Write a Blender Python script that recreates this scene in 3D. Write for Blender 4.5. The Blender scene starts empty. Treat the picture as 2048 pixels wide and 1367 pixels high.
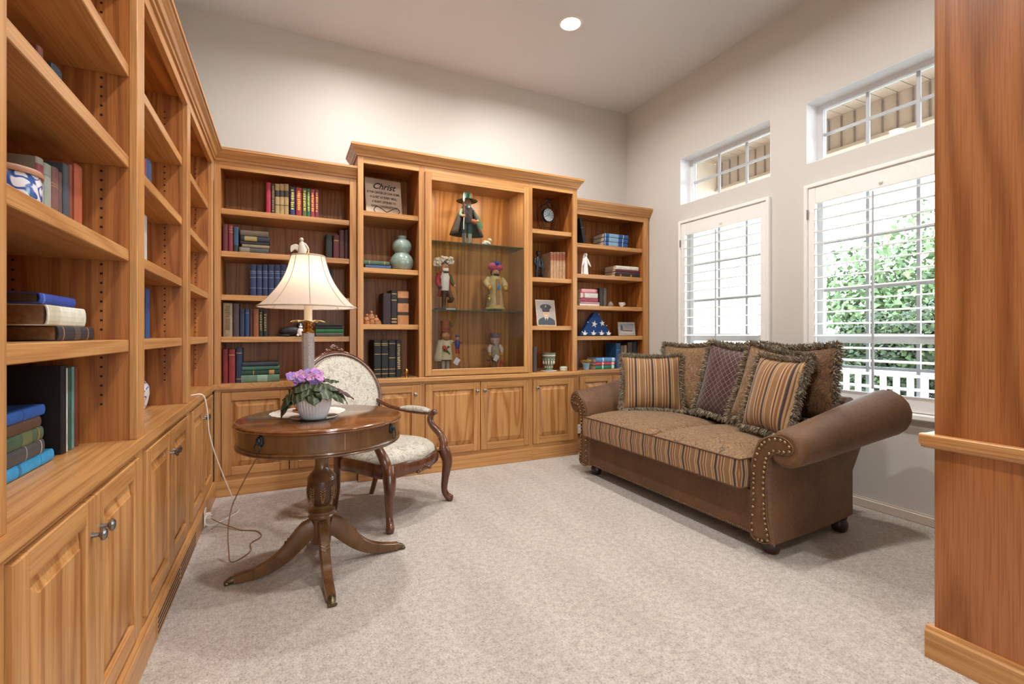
import bpy, bmesh, math, random
from mathutils import Vector as V, Matrix as M
SC = bpy.context.scene
COL = SC.collection
rnd = random.Random(11)
PI = math.pi

# ------------------------------------------------------------------ camera
F_PX, HOR, CAM_H = 958.4, 668.0, 1.2
YAW = math.atan((1024 - 567.5) / F_PX)
cam_d = bpy.data.cameras.new('camera')
cam_d.sensor_width = 36.0
cam_d.lens = F_PX / 2048 * 36.0
cam_d.shift_y = -(683.5 - HOR) / 2048
cam_d.clip_start = 0.02
cam = bpy.data.objects.new('camera', cam_d)
COL.objects.link(cam)
cam.location = (0, 0, CAM_H)
cam.rotation_euler = (PI / 2, 0, -YAW)
SC.camera = cam

# ------------------------------------------------------------------ world (bright even sky), exposure
w = bpy.data.worlds.new('sky'); SC.world = w; w.use_nodes = True
wn = w.node_tree.nodes; wl = w.node_tree.links
bg = wn['Background']
tc = wn.new('ShaderNodeTexCoord'); sp = wn.new('ShaderNodeSeparateXYZ'); cr = wn.new('ShaderNodeValToRGB')
wl.new(tc.outputs['Generated'], sp.inputs[0]); wl.new(sp.outputs['Z'], cr.inputs[0])
cr.color_ramp.elements[0].color = (0.90, 0.94, 0.98, 1); cr.color_ramp.elements[1].color = (0.68, 0.82, 1.0, 1)
wl.new(cr.outputs[0], bg.inputs['Color'])
bg.inputs['Strength'].default_value = 14.0
SC.view_settings.view_transform = 'Standard'
SC.view_settings.look = 'None'
SC.view_settings.gamma = 1.0
SC.view_settings.use_curve_mapping = False
SC.view_settings.exposure = 0.02
CAN_W = 34.0          # each recessed ceiling can, watts
LAMP_W = 1.5
SC.cycles.use_denoising = True
SC.cycles.max_bounces = 10
SC.cycles.diffuse_bounces = 6
SC.cycles.transparent_max_bounces = 16
SC.cycles.caustics_reflective = False
SC.cycles.caustics_refractive = False
SC.cycles.sample_clamp_indirect = 4.0
# daylight sampling portals in the window openings (they emit nothing themselves)
def portal(name, loc, sx, sy, rot):
    l = bpy.data.lights.new(name, 'AREA'); l.shape = 'RECTANGLE'; l.size = sx; l.size_y = sy
    l.cycles.is_portal = True
    o = bpy.data.objects.new(name, l); COL.objects.link(o); o.location = loc; o.rotation_euler = rot
for k, (py, pz, ph) in enumerate([(3.175, 1.5, 1.7), (1.865, 1.5, 1.7), (3.17, 2.75, .5), (1.855, 2.75, .5)]):
    portal('window_portal', (3.9, py, pz), ph, 1.05, (0, PI / 2, 0))
portal('fill_window_portal', (0.65, -3.35, 1.45), 1.3, 2.4, (PI / 2, 0, 0))  # portal of the unseen window added for fill light

# ------------------------------------------------------------------ pixel helpers (photo pixel -> metres on a known plane)
_S, _C = math.sin(YAW), math.cos(YAW)
def ray(u, v):
    l = (u - 1024) / F_PX
    return V((_S + _C * l, _C - _S * l, (HOR - v) / F_PX))
def on_y(u, v, y):
    d = ray(u, v); d *= y / d.y; return d + V((0, 0, CAM_H))
def on_x(u, v, x):
    d = ray(u, v); d *= x / d.x; return d + V((0, 0, CAM_H))
def on_z(u, v, z):
    d = ray(u, v); d *= (z - CAM_H) / d.z; return d + V((0, 0, CAM_H))

# ------------------------------------------------------------------ mesh builder
class G:
    def __init__(s): s.v = []; s.f = []; s.m = []; s.s = []
    def add(s, vs, fs, m=0, sm=False):
        n = len(s.v); s.v += [V(p) for p in vs]
        for f in fs: s.f.append([i + n for i in f]); s.m.append(m); s.s.append(sm)
        return n
    def box(s, x0, x1, y0, y1, z0, z1, m=0, b=0.0):
        if x1 < x0: x0, x1 = x1, x0
        if y1 < y0: y0, y1 = y1, y0
        if z1 < z0: z0, z1 = z1, z0
        L = ((x0, x1), (y0, y1), (z0, z1))
        b = min(b, (x1 - x0) * .45, (y1 - y0) * .45, (z1 - z0) * .45)
        if b <= 0:
            vs = [(L[0][i], L[1][j], L[2][k]) for i in (0, 1) for j in (0, 1) for k in (0, 1)]
            s.add(vs, [(0, 1, 3, 2), (4, 6, 7, 5), (0, 4, 5, 1), (2, 3, 7, 6), (0, 2, 6, 4), (1, 5, 7, 3)], m); return s
        vs = []; ix = {}
        for i in (0, 1):
            for j in (0, 1):
                for k in (0, 1):
                    c = [i, j, k]
                    for a in range(3):
                        p = [L[q][c[q]] + (0 if q == a else (b if c[q] == 0 else -b)) for q in range(3)]
                        ix[(i, j, k, a)] = len(vs); vs.append(p)
        fs = []
        for a in range(3):
            o = [q for q in range(3) if q != a]
            for e in (0, 1):
                def c4(p, q):
                    t = [0, 0, 0]; t[a] = e; t[o[0]] = p; t[o[1]] = q; return ix[(t[0], t[1], t[2], a)]
                fs.append([c4(0, 0), c4(1, 0), c4(1, 1), c4(0, 1)])
            for p in (0, 1):
                for q in (0, 1):
                    def c2(e, ax):
                        t = [0, 0, 0]; t[a] = e; t[o[0]] = p; t[o[1]] = q; return ix[(t[0], t[1], t[2], ax)]
                    fs.append([c2(0, o[0]), c2(1, o[0]), c2(1, o[1]), c2(0, o[1])])
        for i in (0, 1):
            for j in (0, 1):
                for k in (0, 1): fs.append([ix[(i, j, k, a)] for a in range(3)])
        s.add(vs, fs, m); return s
    def lathe(s, prof, n=24, c=(0, 0, 0), m=0, sm=True, flute=None):
        vs = []; fs = []; k = len(prof)
        for i in range(n):
            a = 2 * PI * i / n
            for (r, z) in prof:
                rr = r * (1 + (flute(a, z) if flute else 0))
                vs.append((c[0] + rr * math.cos(a), c[1] + rr * math.sin(a), c[2] + z))
        for i in range(n):
            for j in range(k - 1):
                a = i * k + j; b = ((i + 1) % n) * k + j
                fs.append([a, b, b + 1, a + 1])
        s.add(vs, fs, m, sm)
        for j, fl in ((0, True), (k - 1, False)):
            if prof[j][0] > 1e-5:
                r_, z_ = prof[j]
                s.add([(c[0] + r_ * math.cos(2 * PI * i / n), c[1] + r_ * math.sin(2 * PI * i / n), c[2] + z_) for i in range(n)], [list(range(n))[::-1] if fl else list(range(n))], m)
        return s
    def tube(s, pts, rad, n=10, m=0, sm=True, closed=False, sect=None, up=None, cap=True):
        P = [V(p) for p in pts]; k = len(P)
        if not isinstance(rad, (list, tuple)): rad = [rad] * k
        T = []
        for i in range(k):
            a = P[(i - 1) % k] if (closed or i > 0) else P[0]
            b = P[(i + 1) % k] if (closed or i < k - 1) else P[-1]
            T.append((b - a).normalized())
        u = V(up) if up else (V((0, 0, 1)) if abs(T[0].z) < .9 else V((1, 0, 0)))
        N = (u - T[0] * u.dot(T[0])).normalized()
        sec = sect or [(math.cos(2 * PI * i / n), math.sin(2 * PI * i / n)) for i in range(n)]
        n = len(sec); vs = []
        for i in range(k):
            if up: N = V(up)
            N = N - T[i] * N.dot(T[i])
            N = N.normalized() if N.length > 1e-6 else V((1, 0, 0))
            B = T[i].cross(N)
            r = rad[i]; rx, ry = r if isinstance(r, (list, tuple)) else (r, r)
            for (a, b) in sec: vs.append(P[i] + N * (a * rx) + B * (b * ry))
        fs = []
        for i in range(k if closed else k - 1):
            for j in range(n):
                a = i * n + j; b = i * n + (j + 1) % n; c = ((i + 1) % k) * n + (j + 1) % n; d = ((i + 1) % k) * n + j
                fs.append([a, b, c, d])
        q = s.add(vs, fs, m, sm)
        if not closed and cap:
            s.f.append([q + j for j in range(n)][::-1]); s.m.append(m); s.s.append(False)
            s.f.append([q + (k - 1) * n + j for j in range(n)]); s.m.append(m); s.s.append(False)
        return s
    def ell(s, c, r, n=14, k=9, m=0, rot=None, sm=True):
        if not isinstance(r, (list, tuple)): r = (r, r, r)
        R = rot or M.Identity(3); vs = []; fs = []
        vs.append(V(c) + R @ V((0, 0, -r[2])))
        for j in range(1, k):
            t = -PI / 2 + PI * j / k
            for i in range(n):
                a = 2 * PI * i / n
                vs.append(V(c) + R @ V((r[0] * math.cos(t) * math.cos(a), r[1] * math.cos(t) * math.sin(a), r[2] * math.sin(t))))
        vs.append(V(c) + R @ V((0, 0, r[2])))
        for i in range(n):
            fs.append([0, 1 + (i + 1) % n, 1 + i])
            for j in range(k - 2):
                a = 1 + j * n + i; b = 1 + j * n + (i + 1) % n
                fs.append([a, b, b + n, a + n])
            fs.append([1 + (k - 2) * n + i, 1 + (k - 2) * n + (i + 1) % n, len(vs) - 1])
        s.add(vs, fs, m, sm); return s
    def prism(s, poly, ax, a0, a1, m=0, sm=False):
        n = len(poly)
        def P(p, a): return {'x': (a, p[0], p[1]), 'y': (p[0], a, p[1]), 'z': (p[0], p[1], a)}[ax]
        q = s.add([P(p, a0) for p in poly] + [P(p, a1) for p in poly], [[i, (i + 1) % n, n + (i + 1) % n, n + i] for i in range(n)], m, sm)
        s.add([P(p, a0) for p in poly], [list(range(n))[::-1]], m); s.add([P(p, a1) for p in poly], [list(range(n))], m)
        return s
    def grid(s, fn, nu, nv, m=0, sm=True, cu=False, cv=False):
        vs = [fn(i / (nu if cu else nu - 1), j / (nv if cv else nv - 1)) for i in range(nu) for j in range(nv)]
        fs = []
        for i in range(nu if cu else nu - 1):
            for j in range(nv if cv else nv - 1):
                fs.append([i * nv + j, ((i + 1) % nu) * nv + j, ((i + 1) % nu) * nv + (j + 1) % nv, i * nv + (j + 1) % nv])
        s.add(vs, fs, m, sm); return s
    def xf(s, mat, n0=0):
        for i in range(n0, len(s.v)): s.v[i] = mat @ s.v[i]
        return s

def ob(name, g, mats, par=None, world=True, kind=None, label=None, fix=False):
    me = bpy.data.meshes.new(name)
    me.from_pydata([tuple(p) for p in g.v], [], g.f)
    if not isinstance(mats, (list, tuple)): mats = [mats]
    for q in mats: me.materials.append(q)
    me.polygons.foreach_set('material_index', g.m); me.polygons.foreach_set('use_smooth', g.s)
    b = bmesh.new(); b.from_mesh(me)
    bmesh.ops.remove_doubles(b, verts=b.verts, dist=1e-6)
    bmesh.ops.recalc_face_normals(b, faces=b.faces)
    for e in b.edges:
        if len(e.link_faces) == 2 and e.calc_face_angle(0) > .72: e.smooth = False
    b.to_mesh(me); b.free()
    o = bpy.data.objects.new(name, me); COL.objects.link(o)
    if par is not None:
        o.parent = par
        if world and par.parent is None and par.type == 'EMPTY': o.location = -par.location
    if kind: o['kind'] = kind
    if label: o['label'] = label
    return o
def thing(name, label, cat, loc=(0, 0, 0), rz=0.0, group=None, rot=None):
    o = bpy.data.objects.new(name, None); COL.objects.link(o)
    o.empty_display_size = .1; o.location = loc
    o.rotation_euler = rot if rot else (0, 0, rz)
    o['label'] = label; o['category'] = cat
    if group: o['group'] = group
    return o
def tag(o, label, cat, group=None):
    o['label'] = label; o['category'] = cat
    if group: o['group'] = group
    return o
def struct(name, g, mats, par=None):
    o = ob(name, g, mats, par)
    if par is None: o['kind'] = 'structure'
    return o
def sroot(name, loc=(0, 0, 0)):
    o = bpy.data.objects.new(name, None); COL.objects.link(o); o.location = loc; o['kind'] = 'structure'; return o
def text(name, body, size, mat, par, mtx, shear=0.0, depth=0.0006, align='CENTER', sx=1.0, bold=0.0):
    c = bpy.data.curves.new(name, 'FONT'); c.body = body; c.size = size; c.align_x = align; c.align_y = 'CENTER'
    c.extrude = depth; c.shear = shear; c.resolution_u = 3; c.offset = bold
    t = bpy.data.objects.new(name, c); COL.objects.link(t)
    dg = bpy.context.evaluated_depsgraph_get()
    me = bpy.data.meshes.new_from_object(t.evaluated_get(dg)); me.materials.clear(); me.materials.append(mat)
    bpy.data.objects.remove(t)
    o = bpy.data.objects.new(name, me); COL.objects.link(o); o.parent = par
    o.matrix_local = mtx @ M.Diagonal((sx, 1, 1, 1))
    return o

# ------------------------------------------------------------------ materials
def lin(h):
    h = h.lstrip('#'); o = []
    for i in (0, 2, 4):
        c = int(h[i:i + 2], 16) / 255
        o.append(c / 12.92 if c <= .04045 else ((c + .055) / 1.055) ** 2.4)
    return (*o, 1)
class N:
    def __init__(s, name):
        s.m = bpy.data.materials.new(name); s.m.use_nodes = True; s.t = s.m.node_tree
        s.b = s.t.nodes['Principled BSDF']; s.out = s.t.nodes['Material Output']
    def n(s, ty, **k):
        q = s.t.nodes.new(ty)
        for a, b in k.items():
            if a.startswith('i_'):
                key = a[2:]
                q.inputs[int(key) if key.isdigit() else key.replace('_', ' ')].default_value = b
            else: setattr(q, a, b)
        return q
    def l(s, a, b): s.t.links.new(a, b)
    def ramp(s, fac, stops, const=False):
        r = s.n('ShaderNodeValToRGB'); e = r.color_ramp.elements
        if const: r.color_ramp.interpolation = 'CONSTANT'
        while len(e) < len(stops): e.new(.5)
        for q, (p, c) in zip(e, stops): q.position = p; q.color = lin(c) if isinstance(c, str) else c
        s.l(fac, r.inputs[0]); return r
    def math(s, op, a, b=None):
        q = s.n('ShaderNodeMath', operation=op)
        for i, x in enumerate((a, b)):
            if x is None: continue
            if isinstance(x, (int, float)): q.inputs[i].default_value = x
            else: s.l(x, q.inputs[i])
        return q.outputs[0]
    def coords(s, scale=(1, 1, 1), rand=True, rot=(0, 0, 0)):
        t = s.n('ShaderNodeTexCoord'); mp = s.n('ShaderNodeMapping'); v = t.outputs['Object']
        if rand:
            oi = s.n('ShaderNodeObjectInfo'); sc = s.n('ShaderNodeVectorMath', operation='SCALE')
            cb = s.n('ShaderNodeCombineXYZ'); r = oi.outputs['Random']
            s.l(r, cb.inputs[0]); s.l(s.math('MULTIPLY', r, 1.7), cb.inputs[1]); s.l(s.math('MULTIPLY', r, .6), cb.inputs[2])
            s.l(cb.outputs[0], sc.inputs[0]); sc.inputs[3].default_value = 9.0
            ad = s.n('ShaderNodeVectorMath', operation='ADD'); s.l(v, ad.inputs[0]); s.l(sc.outputs[0], ad.inputs[1]); v = ad.outputs[0]
        s.l(v, mp.inputs[0]); mp.inputs['Scale'].default_value = scale; mp.inputs['Rotation'].default_value = rot
        return mp.outputs[0]
    def noise(s, vec, scale, detail=3, rough=.5, dist=0.0):
        q = s.n('ShaderNodeTexNoise'); s.l(vec, q.inputs['Vector'])
        q.inputs['Scale'].default_value = scale; q.inputs['Detail'].default_value = detail
        q.inputs['Roughness'].default_value = rough; q.inputs['Distortion'].default_value = dist
        return q.outputs['Fac']
    def mix(s, fac, a, b, mode='MIX'):
        q = s.n('ShaderNodeMix', data_type='RGBA', blend_type=mode)
        for key, x in ((0, fac), (6, a), (7, b)):
            if isinstance(x, str): q.inputs[key].default_value = lin(x)
            elif isinstance(x, (int, float)): q.inputs[key].default_value = x
            elif isinstance(x, tuple): q.inputs[key].default_value = x
            else: s.l(x, q.inputs[key])
        return q.outputs[2]
    def bump(s, h, st=.3, dist=.002):
        q = s.n('ShaderNodeBump'); q.inputs['Strength'].default_value = st; q.inputs['Distance'].default_value = dist
        s.l(h, q.inputs['Height']); s.l(q.outputs[0], s.b.inputs['Normal'])
    def col(s, c): s.l(c, s.b.inputs['Base Color'])
    def set(s, **k):
        for a, b in k.items():
            s.b.inputs[a.replace('_', ' ')].default_value = b
        return s
_mc = {}
def C(h, rough=.55, metal=0.0, var=.12, scale=30, sheen=0.0, bump=0.0, coat=0.0):
    key = (h, rough, metal, var, scale, sheen, bump, coat)
    if key in _mc: return _mc[key]
    s = N('tint_' + h.lstrip('#')); v = s.coords()
    n = s.noise(v, scale, 3)
    c = lin(h); a = tuple(x * (1 - var) for x in c[:3]) + (1,); b = tuple(min(1, x * (1 + var)) for x in c[:3]) + (1,)
    s.col(s.ramp(n, [(.3, a), (.7, b)]).outputs[0]); s.set(Roughness=rough, Metallic=metal)
    if sheen: s.set(Sheen_Weight=sheen)
    if coat: s.set(Coat_Weight=coat)
    if bump: s.bump(n, bump, .001)
    _mc[key] = s.m; return s.m
def oak(ax, light='#c6955e', dark='#b6824e', name=None, rough=.34, fig=1.0, al=.13, ac=4.2):
    s = N(name or 'oak_grain_' + ax)
    i = 'xyz'.index(ax)
    def sc(al, ac): q = [ac] * 3; q[i] = al; return tuple(q)
    v = s.coords(sc(al, ac))
    n1 = s.noise(v, 1.0, 2, .45, .15)
    rings = s.math('SINE', s.math('MULTIPLY', n1, 110.0 * fig))
    r01 = s.math('MULTIPLY_ADD', rings, .5); s.t.nodes[-1].inputs[2].default_value = .5
    v2 = s.coords(sc(3.5, 190))
    n2 = s.noise(v2, 1.0, 3, .6)
    v3 = s.coords(sc(.5, 1.2)); n3 = s.noise(v3, 1.5, 1)
    base = s.ramp(r01, [(0.0, dark), (.38, '#%02x%02x%02x' % tuple((int(light[k:k + 2], 16) * 2 + int(dark[k:k + 2], 16)) // 3 for k in (1, 3, 5))), (.9, light)])
    pores = s.ramp(n2, [(.36, (.70, .62, .56, 1)), (.54, (1, 1, 1, 1))])
    tone = s.ramp(n3, [(.3, (.88, .84, .80, 1)), (.7, (1.06, 1.04, 1.0, 1))])
    c = s.mix(.75, base.outputs[0], pores.outputs[0], 'MULTIPLY')
    c = s.mix(.8, c, tone.outputs[0], 'MULTIPLY'); s.col(c)
    s.bump(n2, .12, .0008)
    s.set(Roughness=rough, Specular_IOR_Level=.45)
    return s.m
OAK = {a: oak(a) for a in 'xyz'}
OAK_SHADED = {a: oak(a, '#b5763a', '#955a28', 'oak_shaded_' + a, fig=.9, al=.22, rough=.42) for a in 'xyz'}  # same oak, its colour darkened to stand in for shade inside the cases
def wood(name, light, dark, sc=(8, 8, .8), rough=.25, coat=.4):
    s = N(name); v = s.coords(sc); n = s.noise(v, 3, 4, .55, .5); n2 = s.noise(s.coords(tuple(x * 14 for x in sc)), 1, 2)
    c = s.ramp(n, [(.3, dark), (.7, light)]); c = s.mix(.35, c.outputs[0], s.ramp(n2, [(.35, (.6, .55, .5, 1)), (.6, (1, 1, 1, 1))]).outputs[0], 'MULTIPLY')
    s.col(c); s.set(Roughness=rough, Coat_Weight=coat, Coat_Roughness=.15); return s.m
TABLE_TOP = wood('polished_mahogany_top', '#8a5a34', '#6b3f20', (.9, 9, 9), .16, .6)
TABLE_W = wood('mahogany', '#785431', '#573a21', (7, 7, 1), .3, .35)
CARVED = wood('carved_walnut', '#6d4128', '#4a2817', (7, 7, 1), .25, .5)
BUN = wood('dark_bun_foot', '#3d1d12', '#260f0a', (6, 6, 6), .35, .2)
# plaster walls
def paint(name, h, rough=.5, bst=.15):
    s = N(name); v = s.coords(rand=False); n = s.noise(v, 90, 3); n2 = s.noise(v, .6, 2)
    c = lin(h); s.col(s.ramp(n2, [(.3, tuple(x * .98 for x in c[:3]) + (1,)), (.7, tuple(min(1, x * 1.02) for x in c[:3]) + (1,))]).outputs[0])
    s.bump(n, bst, .002); s.set(Roughness=rough); return s.m
WALL = paint('wall_paint', '#cfccc6', .5, .08)
CEIL = paint('ceiling_texture', '#d9dcdf', .85, .6)
TRIM = paint('white_trim', '#e9e7e3', .35, .02)
BASEB = paint('beige_baseboard', '#cfc3b5', .4, .02)
# carpet
s = N('carpet'); v = s.coords(rand=False)
nf = s.noise(v, 120, 3, .7); nm = s.noise(v, 34, 3, .7); nl = s.noise(s.coords((3.0, .7, 1), False, (0, 0, .5)), 1.6, 3)
c0 = s.ramp(nf, [(.30, '#776a5f'), (.43, '#c5b9ad'), (.68, '#ece4dc')])
c1 = s.mix(.35, c0.outputs[0], s.ramp(nm, [(.32, '#8f8175'), (.62, '#e8e0d8')]).outputs[0])
c2 = s.mix(.55, c1, s.ramp(nl, [(.38, (.88, .87, .86, 1)), (.6, (1.05, 1.05, 1.05, 1))]).outputs[0], 'MULTIPLY')
s.col(c2); s.set(Roughness=1.0, Specular_IOR_Level=.1, Sheen_Weight=.2)
s.bump(s.math('ADD', nf, s.math('MULTIPLY', nm, .8)), 1.0, .012)
CARPET = s.m
# glass as a thin clear sheet
def sheet(name, tint=(1, 1, 1, 1), gl=.07, rough=0.0):
    s = N(name); s.t.nodes.remove(s.b)
    tr = s.n('ShaderNodeBsdfTransparent'); tr.inputs[0].default_value = tint
    g = s.n('ShaderNodeBsdfGlossy'); g.inputs['Roughness'].default_value = rough
    fr = s.n('ShaderNodeFresnel'); fr.inputs['IOR'].default_value = 1.35
    mx = s.n('ShaderNodeMixShader'); s.l(s.math('MULTIPLY', fr.outputs[0], gl * 14), mx.inputs[0])
    s.l(tr.outputs[0], mx.inputs[1]); s.l(g.outputs[0], mx.inputs[2]); s.l(mx.outputs[0], s.out.inputs[0]); return s.m
PANE = sheet('window_pane_glass', (.98, 1, .99, 1), .05)
CASEGL = sheet('display_glass', (.97, .98, .97, 1), .10)
SHELFGL = sheet('shelf_glass', (.80, .92, .86, 1), .10)
GREENED = C('#2f5a4c', .15, 0, .1)
def glass(name, tint='#ffffff', rough=.02, ior=1.45):
    s = N(name); s.set(Roughness=rough, IOR=ior, Transmission_Weight=1.0); s.b.inputs['Base Color'].default_value = lin(tint); return s.m
s = N('crackled_crystal'); v = s.coords(rand=False); n = s.noise(v, 140, 3, .7)
s.col(s.ramp(n, [(.35, '#b9bdc2'), (.5, '#ffffff'), (.65, '#d9d6d2')]).outputs[0]); s.bump(n, .35, .002); s.set(Roughness=.08, Transmission_Weight=.5, IOR=1.45, Coat_Weight=.6); CRYSTAL = s.m
def emit(name, h, st):
    s = N(name); s.b.inputs['Base Color'].default_value = lin(h); s.b.inputs['Emission Color'].default_value = lin(h); s.b.inputs['Emission Strength'].default_value = st; return s.m
BRASS = C('#c79a55', .22, 1.0, .1); PEWTER = C('#8d8b88', .32, 1.0, .15); DARKMET = C('#2b2622', .45, .7, .2)
BRONZE = C('#2f3538', .4, .6, .25); NAIL = C('#a08a66', .3, .9, .2)
GOLD = C('#b8935a', .4, .5, .15); PAGE = C('#c9b79a', .9, 0, .15, 90); PAGED = C('#8a6a48', .9, 0, .2, 90)
# upholstery
s = N('brown_suede'); v = s.coords(rand=False); n = s.noise(v, 5, 5, .6); n2 = s.noise(v, 55, 3)
s.col(s.mix(.3, s.ramp(n, [(.3, '#4a2c15'), (.7, '#6c4724')]).outputs[0], s.ramp(n2, [(.3, '#442914'), (.7, '#78532c')]).outputs[0]))
s.set(Roughness=.66, Sheen_Weight=.15, Sheen_Roughness=.3, Specular_IOR_Level=.6); s.b.inputs['Sheen Tint'].default_value = (.9, .93, 1, 1); s.bump(n2, .1, .001); SUEDE = s.m
def paisley(name, cols, sc=1.0):
    s = N(name); v = s.coords((1, 1, 1), True)
    nz = s.n('ShaderNodeTexNoise'); s.l(v, nz.inputs['Vector']); nz.inputs['Scale'].default_value = 9 * sc; nz.inputs['Detail'].default_value = 1
    off = s.n('ShaderNodeVectorMath', operation='MULTIPLY_ADD'); s.l(nz.outputs['Color'], off.inputs[0]); off.inputs[1].default_value = (.20 / sc,) * 3; s.l(v, off.inputs[2])
    vo = s.n('ShaderNodeTexVoronoi'); s.l(off.outputs[0], vo.inputs['Vector']); vo.inputs['Scale'].default_value = 11 * sc
    d = vo.outputs['Distance']
    rg = s.math('FRACT', s.math('MULTIPLY', d, 5.5))
    a = s.ramp(rg, [(0, cols[0]), (.16, cols[0]), (.24, cols[2]), (.5, cols[1]), (.7, cols[3]), (.86, cols[2]), (1, cols[0])])
    vo2 = s.n('ShaderNodeTexVoronoi', feature='DISTANCE_TO_EDGE'); s.l(off.outputs[0], vo2.inputs['Vector']); vo2.inputs['Scale'].default_value = 30 * sc
    b_ = s.ramp(vo2.outputs['Distance'], [(0, cols[0]), (.10, cols[1]), (.3, cols[2])])
    c = s.mix(.35, a.outputs[0], b_.outputs[0])
    f = s.noise(v, 260, 2); s.col(s.mix(.5, c, s.ramp(f, [(.3, (.72, .7, .68, 1)), (.65, (1.12, 1.1, 1.08, 1))]).outputs[0], 'MULTIPLY'))
    s.set(Roughness=.8, Sheen_Weight=.15); s.bump(f, .25, .001); return s.m
PAISLEY = paisley('paisley_gold', ['#3a281a', '#83603c', '#9f835c', '#6e4631'])
PAISLEY_D = paisley('paisley_brown', ['#2a1a10', '#6e4a2a', '#80603a', '#553222'], .8)
def stripes(name, axis, period):
    s = N(name); t = s.n('ShaderNodeTexCoord'); sp_ = s.n('ShaderNodeSeparateXYZ'); s.l(t.outputs['Object'], sp_.inputs[0])
    cc_ = sp_.outputs[0] if axis == 'X' else s.math('ADD', sp_.outputs[1], sp_.outputs[0])
    u = s.math('FRACT', s.math('ADD', s.math('DIVIDE', cc_, period), 50.0))
    seq = [('#3a1b20', .10), ('#a5845a', .08), ('#6c4a2d', .04), ('#b59468', .07), ('#8a5c36', .14), ('#7b6a44', .07), ('#8d6138', .08), ('#ba996c', .06), ('#542a2a', .06), ('#a8875b', .08), ('#7d4d2d', .12), ('#b08f60', .06), ('#5c5a44', .04)]
    p = 0; st = []
    for c, w_ in seq: st.append((p, c)); p += w_
    r = s.ramp(u, st, True); f = s.noise(s.coords(rand=False), 240, 2)
    s.col(s.mix(.5, r.outputs[0], s.ramp(f, [(.3, (.7, .68, .66, 1)), (.65, (1.1, 1.1, 1.1, 1))]).outputs[0], 'MULTIPLY'))
    s.set(Roughness=.75, Sheen_Weight=.2); s.bump(f, .25, .001); return s.m
STRIPE_X = stripes('stripe_fabric_pillow', 'X', .135); STRIPE_Y = stripes('stripe_fabric_band', 'Y', .125)
s = N('burgundy_trellis'); t = s.n('ShaderNodeTexCoord'); sp_ = s.n('ShaderNodeSeparateXYZ'); s.l(t.outputs['Object'], sp_.inputs[0])
ln = None
for sg in (1, -1):
    q = s.math('FRACT', s.math('ADD', s.math('DIVIDE', s.math('ADD', sp_.outputs[0], s.math('MULTIPLY', sp_.outputs[2], sg * .9)), .046), 50.0))
    q = s.math('LESS_THAN', q, .06); ln = q if ln is None else s.math('MAXIMUM', ln, q)
f = s.noise(s.coords(rand=False), 200, 2)
s.col(s.mix(ln, s.ramp(f, [(.3, '#2c1215'), (.7, '#46211f')]).outputs[0], '#a08472')); s.set(Roughness=.6, Sheen_Weight=.3); TRELLIS = s.m
s = N('fringe_chenille'); v = s.coords(); f = s.noise(v, 70, 3, .7)
s.col(s.ramp(f, [(.3, '#2c241a'), (.43, '#7a6543'), (.54, '#a0947c'), (.62, '#4a4640'), (.8, '#221c16')]).outputs[0]); s.set(Roughness=.7, Sheen_Weight=.6, Sheen_Roughness=.4); FRINGE = s.m
s = N('damask'); v = s.coords(); f = s.noise(v, 16, 3, .6, 2.2); f2 = s.noise(v, 220, 2)
c = s.ramp(f, [(.40, '#8d8470'), (.49, '#cdc8bc'), (.60, '#a29b8e')]); s.col(s.mix(.3, c.outputs[0], s.ramp(f2, [(.3, '#8f846f'), (.7, '#d8d0c0')]).outputs[0]))
s.set(Roughness=.5, Sheen_Weight=.3); s.bump(f, .3, .002); DAMASK = s.m
# =================================================================== ROOM SHELL
ZC = 3.79
struct('floor', G().box(-.96, 3.86, -3.4, 4.62, -.06, 0), CARPET)
struct('ceiling', G().box(-.96, 3.86, -3.4, 4.62, ZC, ZC + .08), CEIL)
struct('wall_back', G().box(-.96, 3.86, 4.52, 4.62, 0, ZC), WALL)
struct('wall_left', G().box(-.96, -.86, -3.4, 4.52, 0, ZC), WALL)
g = G()
for y0, y1 in ((.1, 1.36), (2.37, 2.67), (3.675, 4.52)): g.box(3.65, 3.86, y0, y1, 0, ZC)
for y0, y1 in ((1.36, 2.37), (2.67, 3.675)):
    for z0, z1 in ((0, .70), (2.325, 2.512), (2.99, ZC)): g.box(3.65, 3.86, y0, y1, z0, z1)
struct('wall_right', g, WALL)
struct('wall_alcove', G().box(2.42, 3.86, 0, .1, 0, ZC), WALL)
g = G(); g.box(-.86, .05, -3.4, -3.3, 0, ZC).box(1.25, 2.42, -3.4, -3.3, 0, ZC).box(.05, 1.25, -3.4, -3.3, 0, .15).box(.05, 1.25, -3.4, -3.3, 2.55, ZC)  # unseen end wall, its opening added to let in sky fill
struct('wall_front', g, WALL)
struct('baseboard_right', G().box(3.634, 3.65, .1, 4.12, 0, .058, b=.004).box(3.642, 3.65, .1, 4.12, .058, .066), BASEB)
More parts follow.
